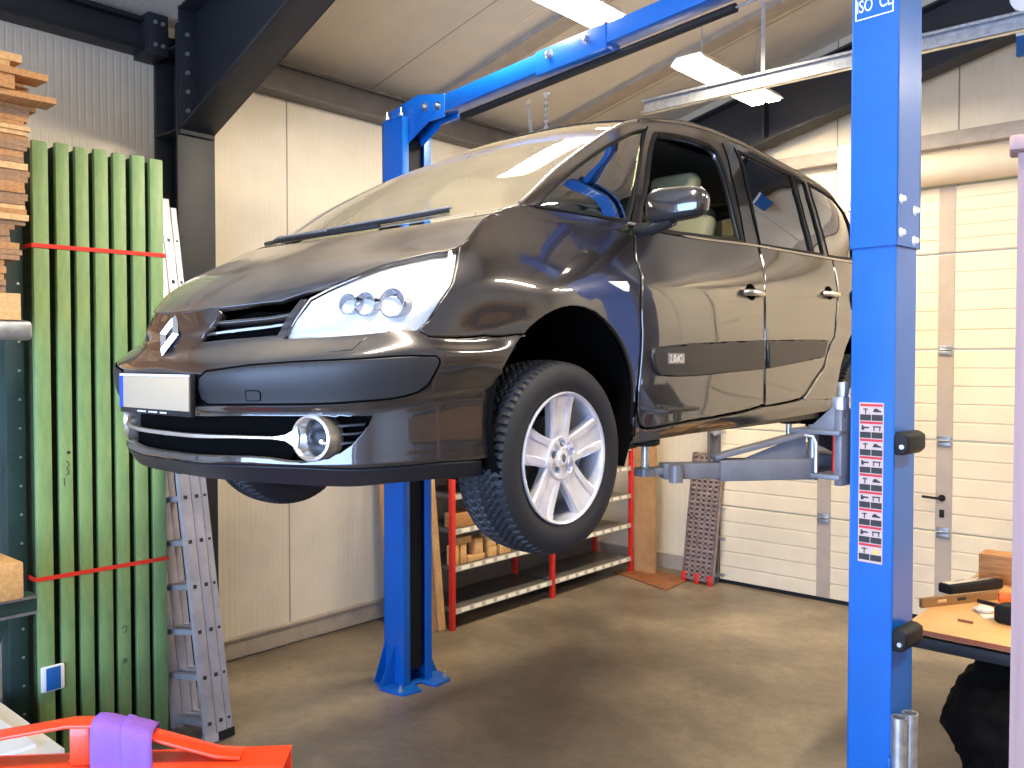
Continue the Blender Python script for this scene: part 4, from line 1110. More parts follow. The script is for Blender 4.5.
# perforated hanging strips
for (x, y, z0, z1, tl, lab) in ((-5.02, 6.0, 3.75, 4.52, -.10, 'perforated galvanised strip hanging aslant from the ceiling, left of the pair'), (-4.93, 6.03, 3.75, 4.545, 0, 'perforated galvanised strip hanging straight from the ceiling, right of the pair')):
    mb = MB(); w_ = .035; n = 14; h = (z1 - z0) / n
    P0 = lambda t, s: (x + tl * (1 - 0) * t + s, y, z0 + (z1 - z0) * t)
    for s in (-w_ / 2, w_ / 2 - .010):
        mb.prism([P0(0, s), P0(0, s + .010), P0(1, s + .010), P0(1, s)], (0, .003, 0))
    for k in range(n + 1):
        t = k / n * .97; a = P0(t, -w_ / 2); b_ = P0(min(1, t + .02), w_ / 2); mb.box(a[0], a[0] + w_, y, y + .003, a[2], a[2] + h * .45)
    mb.box(x + tl - .03, x + tl + .03, y - .01, y + .02, z1 - .02, ceil_z(x)); o = mb.build('hanging_strip', M['white']); tag(o, lab, 'hanging strip')

# ---- ceiling lights
M['tube'] = mat('fluorescent_tube', (1, 1, 1), .4, emit=(1.0, .86, .62), estr=16.)
M['diffuser'] = mat('lamp_tray', (.85, .8, .7), .4)
LIGHTS = [(-3.25, 6.25, 'ceiling light over the rear end of the car, seen behind the overhead rail'), (-3.25, 3.95, 'ceiling light at the top edge of the photo above the lift crossbeam'),
          (-1.2, 1.2, 'ceiling light out of view above the right side of the bonnet'), (.9, 6.25, 'ceiling light out of view on the right near the rear wall'), (.9, 3.6, 'ceiling light out of view on the right beside the lift')]
for (x, y, lab) in LIGHTS:
    L = empty('ceiling_light', (x, y, 4.3), 0, lab, 'ceiling light', 'fluorescent ceiling lights')
    mb = MB(); w_ = .15; mb.prism([(-w_, -.65, .02), (-w_ + .05, -.65, .075), (w_ - .05, -.65, .075), (w_, -.65, .02), (w_ - .01, -.65, .02), (w_ - .055, -.65, .065), (-w_ + .055, -.65, .065), (-w_ + .01, -.65, .02)], (0, 1.3, 0)); mb.build('housing', M['diffuser'], L)
    for s in (-.072, .072):
        mb = MB(); mb.prism([(s - .064, -.63, .022), (s - .05, -.63, .004), (s + .05, -.63, .004), (s + .064, -.63, .022)], (0, 1.26, 0)); mb.build('diffuser', M['tube'], L, bevel=.003)
    for s in (-.45, .45):
        mb = MB(); mb.tube([(0, s, .07), (0, s, ceil_z(x) - 4.3)], .005, 6); mb.build('suspension_rod', M['galv'], L)
    a = D.lights.new('tube_light', 'AREA'); a.shape = 'RECTANGLE'; a.size = .26; a.size_y = 1.25; a.energy = 95; a.color = (1.0, .88, .70)
    ao = D.objects.new('tube_light', a); COL.objects.link(ao); ao.parent = L; ao.location = (0, 0, -.006)

# ================================================================== THE LIFT
lift = empty('vehicle_lift', (-2.8, 3.77, 0), 0, 'blue two-post vehicle lift with overhead crossbeam and grey arms holding the car', 'car lift')
lx = Vector((3.12, -.24, 0)).normalized(); ly = Vector((.24, 3.12, 0)).normalized()
LM0 = Matrix.Translation(-Vector((-2.8, 3.77, 0)))


def frame(o): return LM0 @ Matrix(((lx.x, ly.x, 0, o[0]), (lx.y, ly.y, 0, o[1]), (0, 0, 1, o[2]), (0, 0, 0, 1)))


def xf(mb, mx): mb.v = [tuple(mx @ Vector(v)) for v in mb.v]; return mb


def column(o, s, w, d, top, name):
    """C-section post, open side facing s (+1 = +x), w along x, d along y"""
    f = frame(o); t = .008; out = []
    mb = MB(); x0, x1 = -w / 2, w / 2
    bx = x0 if s > 0 else x1 - t
    mb.box(bx, bx + t, -d / 2, d / 2, 0, top); mb.box(x0, x1, -d / 2, -d / 2 + t, 0, top); mb.box(x0, x1, d / 2 - t, d / 2, 0, top)
    lx_ = x1 - t if s > 0 else x0
    for q in (-1, 1): mb.box(lx_, lx_ + t, min(q * d / 2, q * (d / 2 - .055)), max(q * d / 2, q * (d / 2 - .055)), 0, top)
    p = xf(mb, f).build(name, M['blue'], lift, bevel=.003)
    mb = MB(); cx_ = x1 - .04 if s > 0 else x0 + .034; mb.box(cx_, cx_ + .006, -d / 2 + .056, d / 2 - .056, .10, top - .12)
    xf(mb, f).build('slot_cover', M['rubber'], p)
    # foot plate with gussets
    mb = MB(); pl_ = [(-.16, -.17), (.02, -.24), (.20, -.20), (.22, -.06), (.10, -.03), (.10, .03), (.22, .06), (.20, .20), (.02, .24), (-.16, .17)]
    mb.prism([(x * s, y, 0) for x, y in pl_], (0, 0, .018)); fp = xf(mb, f).build('foot_plate', M['blue'], p, bevel=.002)
    for q in (-1, 1):
        mb = MB(); mb.prism([(w / 2 * s, q * d / 2, .018), (-w / 2 * s, q * d / 2, .018), (-w / 2 * s, q * d / 2, .30), (-w / 2 * s * .9, q * (d / 2 + .11), .018)][0:3] + [], (0, q * .001, 0))
        mb.prism([(0, q * d / 2, .018), (0, q * (d / 2 + .12), .018), (0, q * d / 2, .27)], (.01, 0, 0)); mb.prism([(-w / 2 * s, q * d / 2, .018), (-w / 2 * s, q * (d / 2 + .09), .018), (-w / 2 * s, q * d / 2, .27)], (.01 * s, 0, 0))
        xf(mb, f).build('gusset', M['blue'], fp)
        for bx_ in (.16 * s, -.02 * s):
            mb = MB(); mb.tube([(bx_, q * .185, .018), (bx_, q * .185, .06)], .008, 8); mb.lathe([(0, .034), (.016, .034), (.016, .018)], o=(bx_, q * .185, 0), n=6); xf(mb, f).build('anchor_bolt', M['galv'], fp)
    return p, f


NEAR = Vector((-1.198, 3.62, 0)); FAR = Vector((-4.345, 3.86, 0))
far_post, ff_ = column(FAR, 1, .21, .235, 3.72, 'far_post')
near_post, nf_ = column(NEAR, -1, .178, .20, 2.66, 'near_post')
# upper extension of the near post, a slightly larger sleeve with bolts
mb = MB(); w, d = .19, .216; t = .008
mb.box(w / 2 - t, w / 2, -d / 2, d / 2, 2.60, 4.2); mb.box(-w / 2, w / 2, -d / 2, -d / 2 + t, 2.60, 4.2); mb.box(-w / 2, w / 2, d / 2 - t, d / 2, 2.60, 4.2)
for q in (-1, 1): mb.box(-w / 2, -w / 2 + t, min(q * d / 2, q * (d / 2 - .055)), max(q * d / 2, q * (d / 2 - .055)), 2.60, 4.2)
ext = xf(mb, nf_).build('post_extension', M['blue'], lift, bevel=.003)
for (y, z) in ((-.075, 2.78), (.06, 2.75), (-.075, 2.65), (.055, 2.63)):
    mb = MB(); mb.lathe([(0, w / 2 + .016), (.010, w / 2 + .016), (.014, w / 2 + .004), (.02, w / 2)], o=(0, y, z), axis='x', n=12); xf(mb, nf_).build('bolt', M['white'], ext, smooth=True)
# capacity plate lettering
mb = MB(); z0, z1, xa, xb = 3.50, 3.72, -.080, .070; yq = -d / 2 - .001
for a in ((xa, xb, z0, z0 + .004), (xa, xb, z1, z1 + .004), (xa, xa + .004, z0, z1), (xb - .004, xb, z0, z1)): mb.box(a[0], a[1], yq, yq + .002, a[2], a[3])
pl2 = xf(mb, nf_).build('capacity_frame', M['white_glow_off'], ext)
for (txt, z, sz, xx) in (('ISO  CE', 3.550, .070, -.005), ('3600 KG', 3.635, .070, -.005)):
    text_mesh('capacity_lettering', txt, sz, M['white_glow_off'], pl2, nf_ @ basis((xx, yq, z), (1, 0, 0), (0, 0, 1)), sx=.62)
# crossbeam
mb = MB(); A = Vector((-1.56 + .13, 0, 0)); Lc = (FAR - NEAR).length
fo = frame(FAR)
mb.prism([(.20, -.055, 3.70), (.20, -.055, 3.80), (.42, -.055, 3.80), (Lc - .1, -.055, 3.95), (Lc - .1, -.055, 3.86), (.50, -.055, 3.70)], (0, .11, 0))
mb.prism([(1.25, -.06, 3.725), (1.25, -.06, 3.855), (1.75, -.06, 3.88), (1.75, -.06, 3.75)], (0, .12, 0))
cb = xf(mb, fo).build('crossbeam', M['blue'], lift, bevel=.004)
mb = MB()  # gooseneck brackets
for q in (-.06, .052): mb.prism([(-.105, q, 3.70), (-.105, q, 3.80), (.20, q, 3.93 - .08), (.46, q, 3.80), (.46, q, 3.66), (.30, q, 3.66), (.09, q, 3.56), (.02, q, 3.70)], (0, .008, 0))
mb.prism([(-.105, -.06, 3.80), (-.105, -.06, 3.792), (.20, -.06, 3.842), (.20, -.06, 3.85)], (0, .12, 0)); mb.box(-.105, .105, -.12, .12, 3.72, 3.73)
xf(mb, fo).build('beam_bracket', M['blue'], cb, bevel=.002)
for (x, y) in ((-.08, -.10), (.07, -.10), (.03, .02), (.06, -.03)):
    mb = MB(); mb.tube([(x, y, 3.62), (x, y, 3.79)], .006, 8); mb.lathe([(0, 3.755), (.014, 3.755), (.014, 3.74)], o=(x, y, 0), n=6); xf(mb, fo).build('bolt', M['galv'], cb)
for (x, z) in ((.27, 3.76), (.40, 3.74), (1.35, 3.82), (1.62, 3.83)):
    mb = MB(); mb.lathe([(0, -.085), (.012, -.085), (.012, -.06), (.03, -.06), (.03, -.055)], o=(x, 0, z), axis='y', n=12); xf(mb, fo).build('bolt', M['galv'], cb)
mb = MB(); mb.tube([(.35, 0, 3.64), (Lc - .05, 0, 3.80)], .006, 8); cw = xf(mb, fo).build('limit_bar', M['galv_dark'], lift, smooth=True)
mb = MB(); mb.tube([(.56, 0, 3.652), (.58, 0, 3.653), (2.45, 0, 3.762), (2.47, 0, 3.763)], .022, 12); xf(mb, fo).build('foam_sleeve', M['rubber'], cw, smooth=True)


# carriages and arms
def carriage(f, s, z):
    mb = MB()
    x = .10 * s
    mb.box(min(x, x + .03 * s), max(x, x + .03 * s), -.15, .15, z - .07, z + .24)
    for zz in (z - .045, z + .135): mb.box(min(x, x + .22 * s), max(x, x + .22 * s), -.17, .17, zz, zz + .02)
    mb.prism([(x + .03 * s, -.15, z + .15), (x + .15 * s, -.15, z + .15), (x + .03 * s, -.15, z + .26)], (0, .012, 0)); mb.prism([(x + .03 * s, .138, z + .15), (x + .15 * s, .138, z + .15), (x + .03 * s, .138, z + .26)], (0, .012, 0))
    c = xf(mb, f).build('carriage', M['grey_paint'], lift, bevel=.003)
    for y in (-.11, .11):
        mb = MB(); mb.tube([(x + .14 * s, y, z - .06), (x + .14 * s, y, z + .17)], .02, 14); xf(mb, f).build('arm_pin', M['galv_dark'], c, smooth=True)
    mb = MB(); mb.tube([(x + .10 * s, -.165, z - .02), (x + .10 * s, -.165, z + .10), (x + .11 * s, -.17, z + .125), (x + .15 * s, -.17, z + .13)], .008, 8); xf(mb, f).build('lock_rod', M['galv'], c, smooth=True)
    mb = MB(); mb.tube([(x + .07 * s, -.06, z - .03), (x + .07 * s, -.06, z + .13)], .011, 8); xf(mb, f).build('release_spring', M['red_post'], c, smooth=True)
    mb = MB(); mb.box(min(x, x + .05 * s), max(x, x + .05 * s), -.14, -.08, z + .20, z + .29); mb.box(min(x, x + .03 * s), max(x, x + .03 * s), -.13, -.09, z + .29, z + .35)
    xf(mb, f).build('lock_block', M['galv'], c, bevel=.004)
    return c


def arm(p0, p1, z, ztop):
    """telescopic arm from pin p0 to pad p1 (world xy)"""
    a = Vector((p0[0], p0[1], z)) - Vector((-2.8, 3.77, 0)); b = Vector((p1[0], p1[1], z)) - Vector((-2.8, 3.77, 0)); d = (b - a).normalized(); L = (b - a).length
    mb = MB(); mb.bar(a - d * .03, a + d * L * .56, .10, .085); o = mb.build('arm', M['grey_paint'], lift, bevel=.006)
    mb = MB(); mb.bar(a + d * L * .5, a + d * (L * .90), .078, .062); mb.bar(a + d * L * .86, a + d * (L - .02), .06, .03, ); i_ = mb.build('arm_extension', M['grey_paint'], o, bevel=.005)
    mb = MB(); mb.lathe([(.045, 0), (.045, .03), (.02, .035)], o=b - Vector((0, 0, .018)), n=24); mb.build('pad_socket', M['grey_paint'], i_, smooth=True)
    mb = MB(); mb.tube([b, Vector((b.x, b.y, ztop - .025))], .016, 12); mb.build('pad_screw', M['galv'], i_, smooth=True)
    mb = MB(); mb.lathe([(0, -.028), (.045, -.028), (.058, -.022), (.060, -.004), (.052, 0), (0, 0)], o=(b.x, b.y, ztop), n=32); mb.build('lifting_pad', M['rubber'], i_, smooth=True)
    return o, a, d


ZA = 1.715
cn = carriage(nf_, -1, ZA + .0); cf_ = carriage(ff_, 1, ZA)
pad_f = near((.79, .62, .12), 645, 458) + CO
o_, a_, d_ = arm((-1.47, 3.50), (pad_f.x, pad_f.y), 1.705, 1.586 + .25)
side_ = Vector((-d_.y, d_.x, 0))
mb = MB(); mb.bar(a_ + Vector((0, 0, .15)) - d_ * .02, a_ + d_ * .40 + Vector((0, 0, .05)), .07, .018); mb.build('arm_brace', M['grey_paint'], o_, bevel=.003)
mb = MB(); mb.prism([a_ + Vector((0, 0, .04)), a_ + d_ * .28 + Vector((0, 0, .04)), a_ + Vector((0, 0, .145))], side_ * .01); mb.build('arm_web', M['grey_paint'], o_)
ky = a_ + d_ * .66 - Vector((0, 0, 0)); mb = MB(); kp = a_ + d_ * (.58) - side_ * .06 * (1 if side_.y > 0 else -1); mb.lathe([(.0, -.04), (.028, -.04), (.028, .03), (0, .03)], o=kp, n=16); mb.build('stop_knuckle', M['grey_paint'], o_, smooth=True)
arm((-1.47, 3.72), (-2.00, 4.55), 1.705, 1.586 + .25)
arm((-4.10, 3.70), (-3.42, 2.95), 1.705, 1.586 + .25); arm((-4.10, 3.98), (-3.42, 4.55), 1.705, 1.586 + .25)
# pads: door-protection buffers and tubes on the near post
for (z, sx_) in ((1.83, 1), (1.06, 1)):
    mb = MB(); mb.prism([(.091, -.112, z - .045), (.091, -.112, z + .028), (.100, -.118, z + .045), (.125, -.115, z + .045), (.148, -.108, z + .030), (.148, -.108, z - .025), (.13, -.114, z - .045)], (0, .17, 0))
    bf = xf(mb, nf_).build('door_buffer', M['rubber'], near_post, bevel=.008, seg=3)
    mb = MB(); mb.lathe([(0, -.122), (.009, -.122), (.009, -.10)], o=(.125, 0, z - .012), axis='y', n=10); xf(mb, nf_).build('screw', M['galv'], bf)
for (x, y) in ((.12, -.10), (.135, -.03)):
    mb = MB(); mb.lathe([(.030, 0), (.030, .30), (.025, .30), (.025, .02)], o=(x, y, .46), n=28, close=True); xf(mb, nf_).build('extension_tube', M['galv'], near_post, smooth=True, sharp=50)
mb = MB(); mb.box(.09, .18, -.14, .0, .46, .475); mb.box(.09, .10, -.14, .0, .46, .6); xf(mb, nf_).build('tube_holder', M['blue'], near_post, bevel=.002)
# warning sticker
yq = -.1005; xa, xb, zt, zb = -.050, .048, 1.985, 1.345
mb = MB(); mb.box(xa, xb, yq - .0015, yq, zb, zt); stk = xf(mb, nf_).build('warning_sticker', M['sticker'], near_post)
rows = 9; rh = (zt - zb - .012) / rows; rnd = random.Random(3)
for r in range(rows):
    z = zt - .006 - r * rh
    mb = MB(); mb.box(xa + .004, xb - .004, yq - .003, yq - .0014, z - .009, z); xf(mb, nf_).build('red_band', M['sticker_red'], stk)
    xm = (xa + xb) / 2
    for (p, q) in ((xa + .004, xm - .0015), (xm + .0015, xb - .004)):
        mb = MB(); mb.box(p, q, yq - .003, yq - .0014, z - rh + .004, z - rh * .60); xf(mb, nf_).build('warning_text_block', M['pictogram'], stk)
        c = (p + q) / 2; zc = z - rh * .38
        mb = MB()
        if r == 8 and p > xm:
            mb.prism([(c - .013, yq - .003, zc - .011), (c + .013, yq - .003, zc - .011), (c, yq - .003, zc + .012)], (0, .0015, 0)); xf(mb, nf_).build('warning_triangle', M['yellow'], stk); continue
        k = (r * 2 + (p > xm)) % 4
        if k == 0: mb.box(c - .002, c + .002, yq - .003, yq - .0014, zc - .012, zc + .010); mb.box(c - .010, c + .010, yq - .003, yq - .0014, zc + .004, zc + .008)
        elif k == 1: mb.prism([(c - .017, yq - .003, zc - .005), (c + .017, yq - .003, zc - .005), (c + .015, yq - .003, zc + .001), (c + .006, yq - .003, zc + .003), (c, yq - .003, zc + .009), (c - .010, yq - .003, zc + .009), (c - .015, yq - .003, zc + .001)], (0, .0015, 0))
        elif k == 2: mb.prism([(c - .016, yq - .003, zc - .008), (c - .006, yq - .003, zc - .008), (c - .004, yq - .003, zc - .001), (c + .016, yq - .003, zc), (c + .014, yq - .003, zc + .005), (c - .008, yq - .003, zc + .006), (c - .009, yq - .003, zc + .011), (c - .015, yq - .003, zc + .011)], (0, .0015, 0))
        else: mb.box(c - .016, c + .016, yq - .003, yq - .0014, zc + .004, zc + .009); mb.box(c - .014, c - .010, yq - .003, yq - .0014, zc - .010, zc + .004); mb.box(c + .009, c + .013, yq - .003, yq - .0014, zc - .010, zc + .004)
        xf(mb, nf_).build('pictogram', M['pictogram'], stk)
# ================================================================== LEFT SIDE: rack, timber, green boards, ladder
# green boards, bundle of seven standing in a row along y, faces towards +x
ys = [(1.715, 1.792), (1.829, 1.896), (1.928, 1.996), (2.027, 2.10), (2.128, 2.197), (2.232, 2.305), (2.334, 2.410)]
gx = -4.8
names = ['leftmost', 'second from the left', 'third from the left', 'middle one', 'third from the right', 'second from the right', 'rightmost']
for k, (a, b) in enumerate(ys):
    mb = MB(); lean = 0
    g = empty('green_board', (gx, (a + b) / 2, 0), 0, 'tall worn green board standing in the red-strapped bundle, %s of the seven' % names[k], 'board', 'bundle of green boards')
    h = 3.285 + (.006 if k % 2 else 0) + k * .002
    mb.box(-.035, 0, (a - b) / 2, (b - a) / 2, .002, h); mb.build('face_rail', M['green'], g, bevel=.004)
    mb = MB(); mb.box(-.42, -.035, (a - b) / 2 + .012, (b - a) / 2 - .012, .01, h - .012); mb.build('board_core', M['green_gap'], g)
    mb = MB(); mb.box(-.46, -.42, (a - b) / 2, (b - a) / 2, .002, h); mb.build('back_rail', M['green'], g, bevel=.004)
# marks in felt pen
tg = [c for c in D.objects if c.name.startswith('green_board')]
def scrawl(pts, y0, z0, par):
    mb = MB(); mb.tube([(.0015, y, z) for y, z in pts], .0022, 5); o = mb.build('pen_mark', M['pictogram'], par); return o
b2 = tg[1]
scrawl([(.0, 1.62 + .0), (.012, 1.612), (.012, 1.59), (.0, 1.582), (.012, 1.57), (.010, 1.55), (-.004, 1.545)], 0, 0, b2)
mb = MB(); mb.lathe([(0, .002), (.009, .002), (.009, .0)], o=(0, .012, 1.665), axis='x', n=12); mb.build('pen_dot', M['pictogram'], b2)
scrawl([(-.012, 1.53), (-.012, 1.49)], 0, 0, b2)
b5 = tg[4]
scrawl([(-.018, .66), (-.006, .675), (.010, .665), (.006, .64), (-.010, .632)], 0, 0, b5); scrawl([(-.02, .46), (-.008, .49), (-.004, .46), (.004, .49), (.010, .465)], 0, 0, b5)
for (z0, z1, lab) in ((2.745, 2.755, 'upper red strap wrapped around the green boards'), (1.015, 1.01, 'lower red strap wrapped around the green boards')):
    mb = MB(); x = gx + .003; t = .011
    mb.bar((x, 1.705, z0), (x, 2.42, z1), .003, 2 * t); mb.bar((x, 2.42, z1), (x - .47, 2.42, z1), .003, 2 * t); mb.bar((x, 1.705, z0), (x - .47, 1.705, z0), .003, 2 * t); mb.bar((x - .47, 1.705, z0), (x - .47, 2.42, z1), .003, 2 * t)
    o = mb.build('strap', M['strap']); tag(o, lab, 'strap', 'red lashing straps')
# small blue switch plate on the boards
bs = empty('blue_marker', (gx + .001, 1.775, .485), 0, 'small blue square plate with white edges fixed low on the green boards', 'plate')
mb = MB(); mb.box(0, .02, -.058, .058, -.065, .07); mb.build('white_body', M['white'], bs, bevel=.008)
mb = MB(); mb.box(.02, .024, -.036, .036, -.058, .062); mb.build('blue_face', M['socket_blue'], bs, bevel=.002)
# storage rack (pallet rack) at far left
rk = empty('storage_rack', (-4.95, 1.65, 0), 0, 'dark green cantilever rack with grey beam carrying the timber at the left edge', 'rack')
for (y, top) in ((0, 3.0), (-2.4, 3.0)):
    mb = MB(); mb.box(-.06, .06, y - .045, y + .045, 0, top); u = mb.build('upright', M['green_dark'], rk, bevel=.003)
    for k in range(18):
        mb = MB(); mb.lathe([(0, .064), (.007, .064), (.007, .0595)], o=(0, y + .02, .3 + k * .15), axis='x', n=8); mb.build('slot_bolt', M['galv'], u)
    for z in (2.245, .98):
        mb = MB(); mb.box(.0, .56, y - .36, y - .30, z + .01, z + .08); mb.build('arm', M['green_dark'], rk, bevel=.004)
mb = MB(); mb.bar((.03, -.08, 1.60), (.03, -1.3, .75), .025, .04); mb.build('brace', M['galv_dark'], rk)
mb = MB(); mb.bar((.03, -.05, .85), (.03, -.35, .05), .025, .05); mb.build('brace', M['green_dark'], rk)
mb = MB(); mb.box(-.1, -.07, -.35, -.28, 0, 2.2); mb.box(-.1, -.07, -.15, -.12, 0, 2.2); mb.build('back_strut', M['galv_dark'], rk)
mb = MB(); mb.box(.55, .655, -3.0, -.12, 2.245, 2.335); mb.build('front_beam', M['galv'], rk, bevel=.02, seg=3)
mb = MB(); mb.box(.55, .655, -3.0, -.12, .98, 1.068); mb.build('lower_beam', M['green_dark'], rk, bevel=.006)
for z in (.985, 1.058):
    mb = MB(); mb.box(.655, .665, -3.0, -.12, z - .004, z + .008); mb.build('beam_lip', M['galv_dark'], rk)
# timber stack on the upper beams: planks lying along y, ends towards +y
rnd = random.Random(11)
z = 2.337
prof = lambda t: 0
k = 0
ends = []
heights = []
while z < 3.50:
    th = rnd.choice((.018, .022, .022, .026, .03))
    if k == 0: th = .12
    if k > 40: th = .02
    heights.append((z, th)); z += th + .0015; k += 1
nP = len(heights)
for k, (z, th) in enumerate(heights):
    f = (z - 2.337) / 1.16
    end = 1.515 + rnd.uniform(-.015, .015)
    if f < .10: end = 1.48
    elif f < .22: end = 1.42 + rnd.uniform(-.015, .015)
    elif f < .30: end = 1.48 + rnd.uniform(-.015, .015)
    elif f < .36: end = 1.46 + rnd.uniform(-.03, .01)
    rot = rnd.uniform(-.004, .004)
    if f > .97: end = 1.45
    if .80 < f < .86: end = 1.56
    w_ = .62 if th < .1 else .5
    mb = MB(); x1 = -4.30 + rnd.uniform(-.012, .012)
    # length and slightly warped edge
    nn_ = 8; vs = []; y0 = -1.6
    for i in range(nn_ + 1):
        t = i / nn_; y = y0 + (end - y0) * t; wv = rnd.uniform(-.004, .004)
        for (xx, zz) in ((x1 - w_, 0), (x1 + wv, 0), (x1 + wv + rnd.uniform(-.004, .004), th), (x1 - w_, th)): vs.append((xx, y, zz))
    fs = [(4 * i + j, 4 * i + (j + 1) % 4, 4 * (i + 1) + (j + 1) % 4, 4 * (i + 1) + j) for i in range(nn_) for j in range(4)] + [(3, 2, 1, 0), (4 * nn_, 4 * nn_ + 1, 4 * nn_ + 2, 4 * nn_ + 3)]
    mb.add(vs, fs)
    o = mb.build('plank', M['wood3'] if th > .1 or f > .97 else M[rnd.choice(('wood', 'wood2', 'wood2', 'wood', 'wood3'))], loc=(0, 0, z))
    tag(o, 'thick pale timber at the very bottom of the plank pile on the rack' if th > .1 else 'sawn wooden plank in the tall pile on the rack at the left edge', 'plank', 'planks piled on the rack')
ztop = heights[-1][0] + heights[-1][1]
for (px_, py_, dz, ln, lab, a) in ((14, 48, .0, 1.1, 'short orange plank end topmost on the plank pile', .0), ):
    mb = MB(); mb.box(-4.55, -4.30, .6, 1.50, 0, .035); o = mb.build('plank', M['wood3'], loc=(0, 0, ztop + .002)); tag(o, lab, 'plank', 'planks piled on the rack')
zt = 3.30
for (x0, x1, end, zz, th, rz_, lab) in ((-4.29, -4.16, 1.60, 3.31, .026, -.05, 'pale plank jutting furthest right out of the pile'), (-4.28, -4.15, 1.55, 3.40, .03, .04, 'orange plank jutting right near the top of the pile'), (-4.285, -4.15, 1.42, 3.3375, .061, .0, 'thick short-ended plank between the two planks that jut right')):
    mb = MB(); mb.box(0, .13, -1.4, 0, 0, th); o = mb.build('plank', M['wood'], loc=(x0, end, zz), rot=(0, 0, rz_), bevel=.002); tag(o, lab, 'plank', 'planks piled on the rack')
# lower squared timber on the lower beam
mb = MB(); mb.box(-4.52, -4.25, -.9, 1.46, 0, .17); o = mb.build('squared_timber', M['wood3'], loc=(0, 0, 1.070), bevel=.012); tag(o, 'thick squared timber end on the lower rack beam at left edge', 'timber')
# pale sheets on the floor pallet, lower left
for k, (dx, dy, rz_, lab) in enumerate(((0, 0, .0, 'lower pale sheet lying flat in the bottom left corner'), (-.10, -.08, .03, 'upper pale sheet lying flat in the bottom left corner'))):
    mb = MB(); mb.box(-.9, .0, -2.0, .0, 0, .02); o = mb.build('sheet', M['wood3'] if k == 0 else M['door_stile'], loc=(-3.98 + dx, 1.52 + dy, .42 + k * .022), rot=(0, 0, rz_)); o.data.materials[0] = M['white'] if k else M['paper']
    tag(o, lab, 'sheet', 'pale sheets on the low stack')
mb = MB(); mb.box(-4.86, -4.0, -.4, 1.50, 0, .10); mb.box(-4.86, -4.0, -.4, 1.50, .32, .418)
for y in (-.35, .5, 1.35): mb.box(-4.84, -4.02, y, y + .12, .10, .32)
o = mb.build('low_stack_base', M['wood2']); tag(o, 'low wooden trestle beneath the pale sheets at bottom left', 'trestle')

# ladder: three sections folded together, leaning on the frame column
M['alum'] = mat('ladder_aluminium', (.50, .48, .52), .38, metal=.55, vary=.2, vscale=6)
foot = Vector((-4.45, 2.44, 0)); head = Vector((-5.03, 2.415, 3.16))
ld = empty('ladder', foot, 0, 'aluminium three-section ladder standing between the green boards and the black column', 'ladder')
rdir = (head - foot).normalized(); across = Vector((-.97, -.03, 0)); across = (across - rdir * across.dot(rdir)).normalized(); nrm_ = rdir.cross(across).normalized()
if nrm_.y < 0: nrm_ = -nrm_
L_ = (head - foot).length; pos_ = 0.; Z0 = Vector((0, 0, .012))
for sct, wd in enumerate((.076, .062, .040)):
    off = Z0 + nrm_ * (pos_ + wd / 2) + across * (.004 * sct); pos_ += wd + .003
    for q in (0, 1):
        p0 = across * (.36 * q) + off; p1 = p0 + rdir * (L_ - .05 * sct)
        mb = MB(); wv = nrm_ * wd / 2; tv = across * .012
        sec = [-wv - tv, wv - tv, wv + tv, -wv + tv]
        mb.add([p0 + s_ for s_ in sec] + [p1 + s_ for s_ in sec], [(0, 1, 2, 3), (7, 6, 5, 4), (0, 4, 5, 1), (1, 5, 6, 2), (2, 6, 7, 3), (3, 7, 4, 0)])
        r_ = mb.build('rail', M['alum'], ld, bevel=.004)
        mb = MB(); mb.bar(p0 - rdir * .005, p0 + rdir * .04, wd + .008, .034, across); mb.build('foot_cap', M['plastic'] if sct else M['alum'], r_)
    for k in range(13):
        t = .10 + k * .255
        if t > L_ - .1: break
        p = off + rdir * t; mb = MB(); mb.bar(p - across * .010, p + across * .37, .030, .03, rdir); rg = mb.build('rung', M['alum'], ld)
        p2 = p - across * .0122; e_ = min(.011, wd * .2)
        mb = MB()
        for (xx, yy_, w1, h1) in ((0, e_ + .002, e_ * 2.6, .003), (0, -e_ - .002, e_ * 2.6, .003)): 
            c_ = p2 + nrm_ * xx + rdir * yy_; mb.bar(c_ - nrm_ * w1 / 2, c_ + nrm_ * w1 / 2, .004, h1, rdir)
        mb.build('rung_flange', M['galv'], rg)
        mb = MB(); h = [p2 + nrm_ * x + rdir * y for x, y in ((-e_, -e_), (e_, -e_), (e_, e_), (-e_, e_))]; mb.prism(h, -across * .001); mb.build('rung_opening', M['pictogram'], rg)
mb = MB(); c = Z0 + nrm_ * .04 + rdir * L_; mb.bar(c, c + rdir * .03, .08, .03, across); mb.build('red_end_cap', M['red_post'], ld, bevel=.006)

# ================================================================== foreground: red beam and purple sling
rb = empty('red_lifting_frame', (0, 0, 0), 0, 'orange-red steel box beam with bent flat bar in the bottom left foreground', 'lifting frame')
p_r = onz(292, 745, 1.0); p_l = onz(-60, 757, 1.0); dl = (p_l - p_r).normalized(); dn = Vector((0, 0, 1)).cross(dl); 
if (CAM - p_r).dot(dn) < 0: dn = -dn
wB = .13
mb = MB(); L_ = 1.6; t = .006; H = .11
def rbx(a, b, y0, y1, z0, z1):
    vs = [p_r + dl * a_ + dn * y_ + Vector((0, 0, z_)) for z_ in (z0, z1) for y_ in (y0, y1) for a_ in (a, b)]
    mb.add(vs, [(0, 2, 3, 1), (4, 5, 7, 6), (0, 1, 5, 4), (2, 6, 7, 3), (0, 4, 6, 2), (1, 3, 7, 5)])
rbx(0, L_, 0, wB, -t, 0); rbx(0, L_, 0, wB, -H, -H + t); rbx(0, L_, 0, t, -H, 0); rbx(0, L_, wB - t, wB, -H, 0)
mb.build('box_beam', M['red_paint'], rb, bevel=.003)
